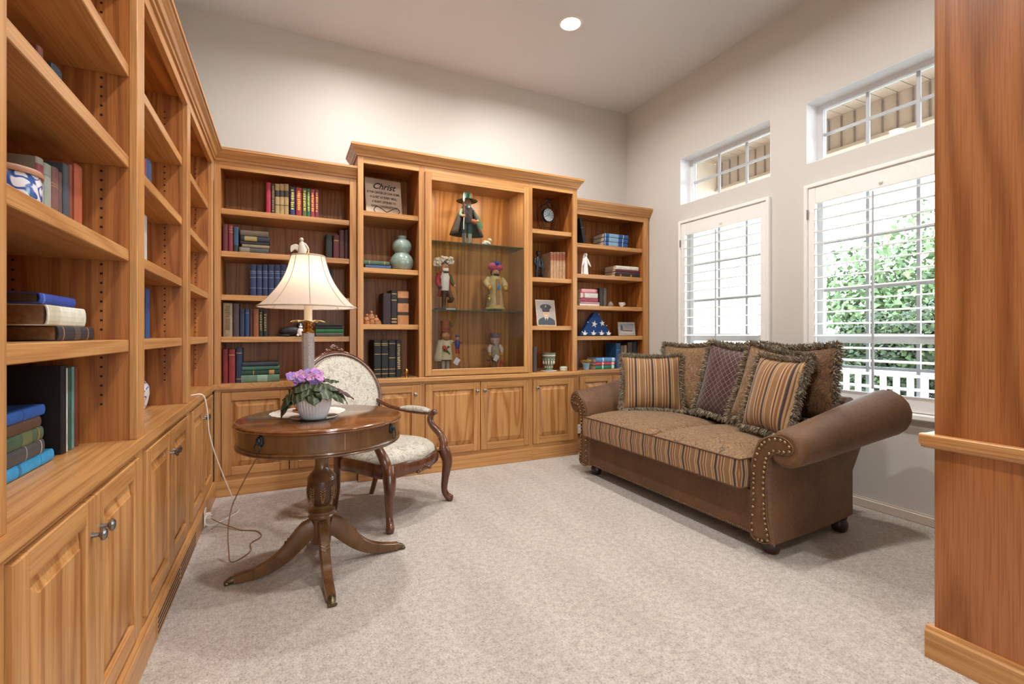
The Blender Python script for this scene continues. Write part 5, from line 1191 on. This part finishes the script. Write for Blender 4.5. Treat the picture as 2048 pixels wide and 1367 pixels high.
# jasper vase, trinket box
jv = thing('jasper_vase', 'sage green vase with white relief figures on a small plate', 'vase', (at_y(1097.5, 4.18), 4.18, ZK + .006))
ob('body', G().lathe([(0, 0), (.044, 0), (.046, .008), (.034, .018), (.036, .03), (.05, .07), (.062, .12), (.068, .165), (.070, .178), (.064, .178), (.055, .12), (0, .10)], 36), C('#6a7260', .5, 0, .06), jv, False)
ob('relief_band', G().lathe([(.0665, .145), (.0685, .147), (.0695, .155), (.068, .157)], 36), C('#cfcabb', .6), jv, False)
g = G()
for k in range(12):
    a = 2 * PI * k / 12; r = .055; c_ = V((r * math.cos(a), r * math.sin(a), .085)); g.ell(c_, (.006, .006, .022), 8, 6).ell(c_ + V((.004 * math.cos(a), .004 * math.sin(a), .029)), .0055, 8, 6)
    g.ell((.040 * math.cos(a + .2), .040 * math.sin(a + .2), .036), (.004, .004, .010), 6, 5)
ob('relief_figures', g, C('#d8d3c6', .6), jv, False, kind='stuff')
tag_loc(ob('small_plate', G().lathe([(0, 0), (.05, 0), (.085, .004), (.084, .006), (0, .006)], 32), WHITE), 'small white plate under the sage green vase', 'plate', (at_y(1097.5, 4.18), 4.18, ZK))
tb2 = thing('trinket_box', 'small oval white trinket box with green rim by the vase', 'trinket box', (at_y(1127, 4.15), 4.15, ZK))
ob('box_body', G().lathe([(0, 0), (.036, 0), (.040, .006), (.040, .026), (.037, .028)], 28), C('#cfd0c2', .4, 0, .1, 60), tb2, False); ob('box_lid', G().lathe([(.042, .028), (.042, .034), (.03, .044), (0, .047)], 28), C('#b8bfae', .4, 0, .12, 60), tb2, False)
# white angel figurine above the lamp
an = thing('white_figurine', 'white porcelain figurine with feathery wings above the lamp shade', 'figurine', (at_y(601, 4.2), 4.2, T2 + .013))
g = G(); stube(g, [(.026, 0, .001), (.026, 0, .008), (.02, 0, .045), (.012, 0, .085), (.008, 0, .108)], [(.048, .035), (.049, .035), (.04, .03), (.026, .022), (.010, .010)], 4, 12); g.ell((.008, -.002, .122), (.015, .015, .018)); stube(g, [(.03, -.01, .09), (.052, -.02, .06), (.06, -.025, .03)], [.010, .008, .006], 4, 8)
ob('figure', g, C('#cfc6b8', .5, 0, .08), an, False)
for k in range(7):
    g = G(); a = math.radians(128 + k * 8); L = .075 - .004 * abs(k - 2); stube(g, [(-.005, .006, .05 - k * .004), (-.005 + L * .6 * math.cos(a), .004, .05 + L * .45 * math.sin(a)), (-.005 + L * math.cos(a) * 1.1, 0, .04 + L * .7 * math.sin(a) - k * .004)], [(.010, .005), (.012, .005), (.003, .003)], 4, 8); ob('wing_feather', g, C('#cfc6b8', .5, 0, .08), an, False)
# cat figurine
ct = thing('cat_figurine', 'black and white lying cat figurine behind the lamp', 'figurine', (at_y(590, 4.2), 4.2, T4)); BK = C('#1a1a1c', .5, 0, .1)
g = G(); stube(g, [(-.105, 0, .012), (-.085, 0, .035), (-.04, 0, .042), (.0, 0, .045), (.03, -.006, .06)], [.012, .034, .040, .040, .026], 5, 12); ob('body', g, BK, ct, False)
hd = ob('head', G().ell((.038, -.012, .085), (.030, .026, .027)), BK, ct, False)
ob('muzzle', G().ell((.040, -.032, .077), (.015, .010, .012)).ell((.040, -.034, .092), (.005, .006, .014)), WHITE, hd); ob('chest', G().ell((.036, -.024, .038), (.024, .018, .034)), WHITE, ct, False)
for sg in (-1, 1): ob('ear', G().lathe([(.011, 0), (.006, .012), (0, .024)], 8, (.038 + sg * .017, -.008, .104)), BK, hd); ob('paw', G().ell((.034 + sg * .016, -.045, .010), (.010, .022, .010)), WHITE, ct, False)
ob('tail', G().tube(catmull([(-.10, 0, .02), (-.12, -.02, .012), (-.09, -.042, .010), (-.04, -.045, .010)], 5), .009, 8), BK, ct, False)
# canister and ginger jar in the left bookcase
cn = thing('porcelain_canister', 'blue and white porcelain canister with a wooden lid', 'canister', (-.60, 1.545, LV[1]))
s = N('blue_white_porcelain'); v = s.coords(); vo = s.n('ShaderNodeTexNoise'); s.l(v, vo.inputs['Vector']); vo.inputs['Scale'].default_value = 16; vo.inputs['Detail'].default_value = 1.5; vo.inputs['Distortion'].default_value = 1.2
q = s.math('ABSOLUTE', s.math('SUBTRACT', vo.outputs['Fac'], .5)); s.col(s.ramp(q, [(.0, '#274f9a'), (.018, '#2f5ca8'), (.032, '#dfe3ea')]).outputs[0]); s.set(Roughness=.2, Coat_Weight=.3); BLUEW = s.m
ob('body', G().lathe([(0, 0), (.058, 0), (.066, .01), (.067, .06), (.064, .082), (0, .082)], 36), BLUEW, cn, False); ob('wooden_lid', G().lathe([(.069, .082), (.070, .090), (.066, .097), (.02, .099), (0, .099)], 36), C('#9a6a4a', .5, 0, .15), cn, False)
gj = thing('porcelain_vase', 'small blue and white porcelain vase on the worktop of the middle bay', 'vase', (-.655, 2.93, ZK))
ob('body', G().lathe([(0, 0), (.034, 0), (.044, .03), (.052, .075), (.05, .11), (.036, .135), (.024, .142), (.024, .152), (.018, .152), (0, .14)], 32), BLUEW, gj, False)
# madonna
md = thing('white_madonna', 'slender white robed statuette with spread hands', 'statuette', (at_y(1171, 4.2), 4.2, T2))
g = G(); stube(g, [(0, 0, 0), (0, 0, .07), (0, 0, .13), (.002, 0, .165), (.003, 0, .19)], [(.034, .026), (.028, .022), (.022, .018), (.024, .018), (.010, .010)], 5, 14); g.ell((.004, -.004, .208), (.014, .015, .018)); ob('robed_figure', g, WHITE, md, False)
for sg in (-1, 1): g = G(); stube(g, [(sg * .020, 0, .165), (sg * .036, -.01, .12), (sg * .052, -.02, .085)], [.011, .011, .004], 4, 8); ob('arm', g, WHITE, md, False)
g = G(); stube(g, [(.004, .006, .225), (.004, .014, .19), (0, .018, .10), (0, .018, .01)], [(.014, .012), (.026, .012), (.036, .010), (.042, .008)], 5, 12); ob('veil', g, WHITE, md, False)
# jar and cup
jr = thing('lidded_jar', 'tiny grey lidded jar on the shelf above the folded flag', 'jar', (at_y(1221.5, 4.19), 4.19, T3)); ST_ = C('#8a8274', .5, 0, .1)
ob('body', G().lathe([(0, 0), (.022, 0), (.030, .012), (.030, .026), (.02, .036), (.018, .038)], 24), ST_, jr, False); ob('lid', G().lathe([(.021, .038), (.019, .046), (.006, .050), (.007, .058), (0, .06)], 24), ST_, jr, False)
cp = thing('teacup', 'tiny white patterned teacup above the folded flag', 'cup', (at_y(1243, 4.19), 4.19, T3))
ob('bowl', G().lathe([(0, 0), (.016, 0), (.016, .006), (.026, .018), (.030, .036), (.031, .048), (.029, .048), (.026, .02), (0, .010)], 28), C('#d6cfcc', .3, 0, .12, 80), cp, False); ob('handle', G().tube(catmull([(.029, 0, .040), (.044, 0, .044), (.048, 0, .028), (.027, 0, .016)], 5), .003, 6), WHITE, cp, False)
# folded flag
fx = at_y(1194, 4.22); fl = thing('folded_flag', 'folded triangular blue flag with white stars', 'flag', (fx, 4.22, T4 + .008), rot=(math.radians(-6), 0, 0)); BLU = C('#123f78', .8, 0, .12, 60)
tri = [(-.205, 0), (.19, 0), (.19, .01), (.022, .242), (0, .25), (-.022, .242), (-.205, .01)]
g = G().prism(tri, 'y', .004, .06)
g.add([(x * .97, -.004 if abs(x) < .1 else .002, z * .97 + .003) for x, z in tri] + [(x, .004, z) for x, z in tri], [list(range(7)), *[[i, (i + 1) % 7, 7 + (i + 1) % 7, 7 + i] for i in range(7)]])
ob('folded_cloth', g, BLU, fl, False)
def star(cx, cz, r, rot): return [(cx + (r if k % 2 == 0 else r * .39) * math.sin(rot + PI * k / 5), cz + (r if k % 2 == 0 else r * .39) * math.cos(rot + PI * k / 5)) for k in range(10)]
for cx, cz, r, ro in ((-.028, .118, .040, .25), (.075, .128, .036, -.1)): ob('star', G().prism(star(cx, cz, r, ro), 'y', -.0065, -.003), WHITE, fl, False)
for cx in (-.155, -.045, .058, .15):
    pl_ = [(x, max(.002, z)) for x, z in star(cx, .016, .038, .1)]; ob('star', G().prism(pl_, 'y', -.0065, -.002), WHITE, fl, False)
ob('edge_star_tips', G().box(.036, .048, -.002, .003, .222, .23).box(.128, .14, -.002, .003, .10, .108).box(-.112, -.10, -.002, .003, .135, .143).box(-.19, -.182, -.002, .003, .034, .042), WHITE, fl, False, kind='stuff')
# little blue flowerpot
bp = thing('mini_flowerpot', 'tiny pale blue flowerpot with yellow flowers on the corner worktop', 'flowerpot', (at_y(1172, 4.16), 4.16, ZK))
ob('pot', G().lathe([(0, 0), (.026, 0), (.038, .062), (.040, .064), (.040, .07), (.034, .07), (0, .06)], 24), C('#8fb6cc', .5, 0, .06), bp, False)
g = G(); R = random.Random(4)
for k in range(60): a = R.uniform(0, 6.28); r = .05 * math.sqrt(R.random()); g.ell((r * math.cos(a), r * math.sin(a), .086 + R.uniform(-.012, .014)), R.uniform(.005, .009), 6, 4, k % 2)
ob('yellow_blossoms', g, [C('#c89a3e', .8), C('#8a6a34', .8)], bp, False, kind='stuff')

# =================================================================== WOODEN FOLK FIGURES in the display case
SKIN = C('#d0926c', .5, 0, .05); YD = 4.26; S1, S2, S3 = 2.03, 1.42, ZK + .016
def head(t, x, z, r, hair, beard, nose=True, bl=1.6):
    h = ob('head', G().ell((x, -.004, z), (r, r, r * 1.08)), SKIN, t, False)
    g = G().ell((x, .008, z + r * .12), (r * 1.12, r * 1.0, r * 1.08)); ob('hair', g, hair, h)
    for sg in (-1, 1): ob('eye', G().ell((x + sg * r * .36, -r * .93, z + r * .18), r * .13, 8, 6), C('#f2efe8', .4), h); ob('pupil', G().ell((x + sg * r * .36, -r * 1.04, z + r * .18), r * .07, 6, 5), INK, h)
    if nose: ob('nose', G().ell((x, -r * 1.05, z - r * .02), r * .2, 8, 6), C('#c87a5a', .5), h)
    if beard: g = G(); stube(g, [(x, -r * .75, z - r * .35), (x, -r * .95, z - r * .9), (x, -r * .8, z - r * bl)], [(r * .25, r * .75), (r * .35, r * .7), (r * .12, r * .15)], 4, 10, up=(0, 1, 0)); ob('beard', g, beard, h)
    return h
def fig(label, u, zs, y=YD, rz=0.0): return thing('wooden_figure', label, 'figurine', (at_y(u, y), y, zs), rz)
def limb(t, nm, P, R_, mat): g = G(); stube(g, P, R_, 4, 10); return ob(nm, g, mat, t, False)
# night watchman with green hat
t = fig('wooden watchman figure in green hat and dark cape holding a halberd', 934, S1); GRN = C('#2f6248', .4, 0, .1); DK = C('#2c2a2e', .6, 0, .15); GY = C('#8a8a80', .7)
for sg in (-1, 1):
    limb(t, 'boot', [(sg * .024, -.022, .010), (sg * .024, .014, .012)], [.013, .015], DK); limb(t, 'stocking', [(sg * .024, 0, .012), (sg * .024, 0, .105)], [.017, .021], GY); limb(t, 'breeches', [(sg * .024, 0, .10), (sg * .024, 0, .15), (sg * .020, 0, .205)], [.022, .027, .03], C('#1f4644', .5))
ob('coat', G().lathe([(.046, .185), (.05, .21), (.047, .27), (.052, .31), (.035, .332), (.012, .338)], 24), DK, t, False)
ob('shirt_collar', G().ell((0, -.042, .318), (.012, .010, .014)), WHITE, t, False)
g = G(); n = 30
g.grid(lambda u, v: (lambda a, r: V((r * math.cos(a), r * math.sin(a) * .55 + .012, .335 - .25 * v)))(math.radians(-50 + 280 * u), .038 + .115 * v ** .8), n, 8); o = ob('cape', g, C('#3a2e2c', .7, 0, .1), t, False); o.modifiers.new('thickness', 'SOLIDIFY').thickness = .004
g = G(); g.add([(.055, -.03, .30), (.075, -.028, .17), (.145, -.01, .165), (.095, -.02, .26), (.10, -.03, .12), (.088, -.04, .10)], [(0, 1, 2, 3), (1, 4, 2)]); o = ob('cape_lining', g, C('#2f7a56', .5), t, False); o.modifiers.new('thickness', 'SOLIDIFY').thickness = .004
h = head(t, 0, .362, .036, C('#8d9296', .8), C('#5a6a64', .8), bl=1.3)
ob('hat_brim', G().lathe([(.03, .392), (.088, .376), (.092, .379), (.04, .400)], 28), C('#25402f', .5), t, False); ob('hat_crown', G().lathe([(.042, .392), (.040, .425), (.037, .444), (0, .447)], 24), GRN, t, False); ob('hat_feather', G().ell((.030, -.022, .425), (.010, .006, .022)), C('#d0863c', .6), t, False)
limb(t, 'arm', [(-.05, -.01, .30), (-.068, -.03, .25), (-.052, -.055, .235)], [.016, .015, .011], C('#7d8f7c', .6)); ob('hand', G().ell((-.050, -.06, .236), .013), SKIN, t, False); limb(t, 'arm', [(.05, -.01, .30), (.072, -.03, .24), (.072, -.055, .21)], [.016, .015, .011], DK); ob('hand', G().ell((.074, -.06, .204), .013), SKIN, t, False)
ob('halberd_pole', G().tube([(-.05, -.066, 0), (-.05, -.066, .39)], .004, 8), C('#5a2a2a', .5), t, False); ob('halberd_blade', G().lathe([(.003, .35), (.013, .37), (.010, .40), (0, .44)], 8, (-.05, -.066, 0)), C('#d4d6da', .3, .5), t, False); ob('ribbon', G().tube([(-.052, -.07, .22), (-.056, -.072, .16), (-.054, -.07, .12)], .004, 6), WHITE, t, False)
ob('horn_bag', G().ell((.042, -.06, .195), (.028, .016, .020), rot=M.Rotation(.6, 3, 'Y')), C('#a4562e', .4), t, False); ob('bag_strap', G().tube([(-.035, -.045, .30), (.0, -.058, .25), (.03, -.062, .205)], .003, 6), C('#6a4436', .5), t, False)
# sheep
t = fig('tiny white woolly sheep figure beside the watchman', 973, S1, 4.24); g = G(); R = random.Random(2)
for k in range(40): d = V((R.gauss(0, 1), R.gauss(0, 1), R.gauss(0, 1))).normalized(); g.ell((d.x * .034, d.y * .022, .036 + d.z * .022), .012, 6, 5)
g.ell((0, 0, .036), (.036, .024, .026)); ob('wool_body', g, C('#e2d8cc', .95), t, False, kind='stuff'); ob('head', G().ell((.036, -.012, .062), (.016, .013, .016)), C('#d8b894', .7), t, False); ob('wool_cap', G().ell((.030, -.006, .072), (.018, .014, .012)), C('#e6ddd0', .95), t, False)
for sx in (-.018, .018):
    for sy in (-.01, .01): ob('leg', G().tube([(sx, sy, 0), (sx, sy, .022)], .005, 6), C('#4a3a30', .6), t, False)
# red coat with white fur hat
t = fig('wooden figure in red coat and white fur hat on a base', 889, S2); RED = C('#a4222c', .6, 0, .15); BT = C('#3a241c', .5)
ob('base_board', G().box(-.085, .095, -.05, .045, 0, .018, b=.003), C('#3c2018', .4), t, False); ob('name_plate', G().box(.0, .085, -.0525, -.050, .003, .016), C('#c2ccd8', .3, .3), t, False)
limb(t, 'boot', [(-.006, -.02, .028), (-.006, .0, .03), (-.006, 0, .10)], [.016, .018, .020], BT); limb(t, 'boot', [(.03, .0, .08), (.055, -.02, .085), (.06, -.02, .11)], [.014, .020, .022], BT)
limb(t, 'leg', [(-.004, 0, .095), (0, 0, .19)], [.019, .026], C('#2c2c2e', .6)); limb(t, 'leg', [(.058, -.015, .10), (.03, 0, .19)], [.019, .026], C('#4a4440', .6))
ob('shirt', G().lathe([(.040, .17), (.042, .22), (.046, .29), (.032, .33), (.012, .338)], 24), WHITE, t, False)
g = G(); g.grid(lambda u, v: (lambda a, r: V((r * math.cos(a), r * math.sin(a) * .8, .335 - .215 * v)))(math.radians(-40 + 260 * u), .042 + .022 * v), 26, 8); o = ob('coat', g, RED, t, False); o.modifiers.new('thickness', 'SOLIDIFY').thickness = .006
limb(t, 'sleeve', [(-.048, 0, .315), (-.066, -.01, .25), (-.055, -.035, .20)], [.022, .021, .018], RED); ob('cuff', G().ell((-.054, -.036, .195), (.02, .02, .014)), DK, t, False)
limb(t, 'sleeve', [(.046, 0, .31), (.062, -.01, .25), (.075, -.03, .215)], [.018, .016, .012], C('#3a4a34', .6)); ob('hand', G().ell((.082, -.034, .212), .012), SKIN, t, False); ob('cane', G().tube([(.074, -.036, .21), (.09, -.04, .12), (.096, -.04, .03)], .0028, 6), C('#c8a06a', .5), t, False)
head(t, 0, .375, .038, C('#d8d6d2', .9), C('#e6e4e0', .9), bl=1.1); ob('bow_tie', G().ell((0, -.04, .328), (.024, .008, .008)), DK, t, False)
ob('hat', G().lathe([(.046, .40), (.05, .415), (.036, .44), (0, .448)], 24), DK, t, False)
g = G(); R = random.Random(9)
for k in range(190): a = R.uniform(0, 6.28); rr = R.uniform(.04, .075); g.ell((rr * 1.15 * math.cos(a) - .01, rr * .75 * math.sin(a), .428 + R.uniform(-.022, .028) - .02 * (math.cos(a) < -.5)), R.uniform(.010, .015), 6, 4)
ob('fur_brim', g, C('#e8dccb', 1, 0, .1, 60), t, False, kind='stuff')
# turbaned figure
t = fig('wooden figure in pink turban with blue plume and tan robe', 990, S2); TAN = C('#bfa376', .8, 0, .18, 40)
ob('base_drum', G().lathe([(.062, 0), (.064, .012), (.058, .022), (0, .022)], 28), C('#5a4a44', .4), t, False); ob('robe', G().lathe([(.082, .022), (.076, .08), (.066, .16), (.060, .22), (.064, .28), (.045, .32), (.014, .332)], 26), TAN, t, False)
g = G()
for k in range(48): a = 2 * PI * k / 48; g.tube([(.082 * math.cos(a), .082 * math.sin(a), .034), (.086 * math.cos(a), .086 * math.sin(a), .014)], .004, 5)
ob('robe_fringe', g, C('#c9b06a', .8), t, False, kind='stuff'); ob('robe_front', G().box(-.018, .018, -.078, -.062, .05, .29, b=.004), C('#b07a48', .7), t, False)
for sg in (-1, 1): limb(t, 'sleeve', [(sg * .058, 0, .30), (sg * .090, -.015, .25), (sg * .078, -.055, .215)], [.026, .030, .026], TAN); ob('gold_cuff', G().ell((sg * .078, -.062, .205), (.024, .022, .024)), C('#c8963e', .4, .4), t, False)
head(t, 0, .352, .036, C('#33241c', .9), C('#2a1c16', .9), bl=2.4); ob('turban', G().ell((-.002, .004, .402), (.066, .05, .032)).ell((-.030, -.012, .405), (.042, .04, .036)).ell((.032, -.012, .400), (.040, .038, .034)), C('#c2486a', .6, 0, .12), t, False)
g = G(); R = random.Random(6)
for k in range(26): d = V((R.gauss(.1, .5), R.gauss(-.2, .4), R.uniform(.3, 1))).normalized(); g.tube([(0, -.03, .41), V((0, -.03, .41)) + d * R.uniform(.03, .055)], .004, 5)
ob('plume', g, C('#2f48b0', .8), t, False, kind='stuff'); ob('blue_pendant', G().ell((0, -.084, .215), (.012, .006, .028)), C('#2f86c8', .2), t, False)
ob('censer', G().lathe([(0, 0), (.016, .006), (.018, .024), (.010, .034), (.014, .05), (0, .066)], 16, (-.086, -.075, .085)), C('#b8a05a', .35, .5), t, False); ob('censer_chain', G().tube([(-.078, -.072, .20), (-.086, -.075, .15)], .002, 5), GOLD, t, False)
# toy seller with top hat
t = fig('wooden toy seller figure in tall brown top hat and cream coat', 891, S3); CRM = C('#cfc2a6', .8, 0, .1); PUR = C('#2c3a86', .4)
for sg in (-1, 1): limb(t, 'leg', [(sg * .022, 0, .0), (sg * .022, 0, .14)], [.016, .018], C('#b8b8bc', .6)); ob('boot', G().ell((sg * .022, -.008, .014), (.016, .024, .014)), DK, t, False)
ob('trousers', G().lathe([(.05, .11), (.055, .16), (.045, .21)], 20), C('#1f2c2c', .7), t, False); ob('coat', G().lathe([(.066, .12), (.060, .18), (.054, .24), (.050, .29), (.03, .31), (.012, .316)], 24), CRM, t, False)
g = G(); g.grid(lambda u, v: (lambda a, r: V((r * math.cos(a) - .01, r * math.sin(a) * .8, .30 - .19 * v)))(math.radians(100 + 140 * u), .058 + .05 * v), 16, 6); o = ob('cape', g, CRM, t, False); o.modifiers.new('thickness', 'SOLIDIFY').thickness = .006
limb(t, 'sleeve', [(.046, 0, .285), (.078, -.02, .27), (.09, -.05, .275)], [.020, .018, .014], CRM)
head(t, 0, .345, .040, C('#6a4428', .9), C('#8a5c34', .9), bl=1.5); ob('hat_brim', G().lathe([(.03, .384), (.07, .380), (.072, .385), (.03, .390)], 26), C('#8a5a3e', .6), t, False); ob('hat_crown', G().lathe([(.040, .388), (.042, .43), (.047, .475), (0, .478)], 24), C('#8a4a2e', .6), t, False); ob('hat_band', G().lathe([(.0415, .390), (.0425, .406), (.0415, .408)], 24), C('#8a2430', .5), t, False); ob('hat_sprig', G().ell((.05, -.02, .44), (.012, .008, .022)), C('#3f5a34', .7), t, False)
g = G()
for k in range(12): a = k * .55; g.tube([(-.01 + .03 * math.cos(a) * .3, -.066, .20 + .004 * k), (-.01 + .03 * math.cos(a), -.07, .17 + .006 * k)], .005, 5)
ob('evergreen_sprig', g, C('#2f5a34', .8), t, False, kind='stuff'); ob('red_flower', G().ell((-.035, -.074, .235), (.018, .010, .018)).ell((-.018, -.074, .222), (.014, .010, .014)), C('#c23a34', .6), t, False, kind='stuff')
o = ob('puppet_toy', G().lathe([(.016, .22), (.024, .25), (.024, .28), (.014, .30)], 16, (.098, -.05, 0)), PUR, t, False); ob('puppet_head', G().ell((.098, -.054, .318), .016), SKIN, o); ob('puppet_cap', G().ell((.098, -.05, .335), (.02, .02, .014)), PUR, o)
for sg in (-1, 1): ob('puppet_leg', G().tube([(.098 + sg * .010, -.05, .225), (.100 + sg * .012, -.052, .175)], .009, 7), C('#a4222c', .5), o); ob('puppet_arm', G().tube([(.098 + sg * .022, -.05, .285), (.098 + sg * .045, -.055, .272)], .008, 7), C('#b02a34', .5), o)
ob('paper_tag', G().box(-.024, .024, -.001, .001, -.03, .03).xf(M.Translation((.085, -.07, .105)) @ M.Rotation(.6, 4, 'Y')), C('#dfe4f0', .8), t, False)
# gray baker figure
t = fig('small wooden figure with grey beard and striped cap on the display floor', 990, S3); GB = C('#8d8c90', .8)
for sg in (-1, 1): limb(t, 'leg', [(sg * .018, 0, 0), (sg * .018, 0, .10)], [.014, .017], C('#8a6a50', .6))
ob('trousers', G().lathe([(.034, .09), (.036, .12), (.034, .15)], 18), C('#4a3a30', .7), t, False); ob('coat', G().lathe([(.042, .13), (.046, .18), (.044, .23), (.025, .26), (.01, .265)], 22), C('#9a8a78', .8), t, False)
h = head(t, 0, .29, .036, C('#c8b8b0', .9), GB, bl=2.1); ob('cap', G().lathe([(.044, .300), (.046, .33), (.05, .355), (.046, .362), (0, .364)], 24), C('#6a4a5a', .6, 0, .2, 50), t, False); ob('cap_band', G().lathe([(.0445, .298), (.0465, .315), (.0445, .317)], 24), C('#b89aa0', .7), t, False)
for sg in (-1, 1): limb(t, 'sleeve', [(sg * .042, 0, .245), (sg * .064, -.01, .21), (sg * .062, -.02, .175)], [.018, .020, .016], C('#c8b0a4', .7)); ob('hand', G().ell((sg * .062, -.024, .16), (.014, .014, .018)), C('#c8924a', .6), t, False)
ob('book_in_hand', G().box(-.022, .022, -.004, .004, -.03, .03).xf(M.Translation((-.012, -.056, .125)) @ M.Rotation(.5, 4, 'Y')), C('#d8d2c8', .7), t, False); ob('red_toy', G().ell((.055, -.04, .085), (.02, .012, .02)).tube([(.042, -.04, .085), (.038, -.04, .05)], .006, 6).tube([(.066, -.04, .085), (.07, -.04, .05)], .006, 6), C('#b8382e', .6), t, False); ob('tool_satchel', G().ell((-.078, -.03, .115), (.026, .016, .022)), C('#6a3e24', .5), t, False)
for o in list(COL.objects):
    lb_ = o.get('label', '')
    if lb_.startswith('wooden watchman'): o.scale = (1.1,) * 3; o.location.z += .005
    elif lb_.startswith(('wooden figure in red', 'wooden figure in pink')): o.scale = (1.06,) * 3
text('green_book_title', 'Dixi', .016, C('#a8d0b0', .6), (lambda q: q)(next(o for o in COL.objects if o.get('label', '').startswith('green white-titled'))), M.Translation((0, .0005, .07)) @ M.Rotation(-PI / 2, 4, 'Y') @ M.Rotation(PI / 2, 4, 'X'), depth=.0004)

# everything on a shelf rests a hair above it instead of sharing its plane
for o in list(COL.objects):
    if o not in N_BEFORE and o.parent is None: o.location.z += .0008
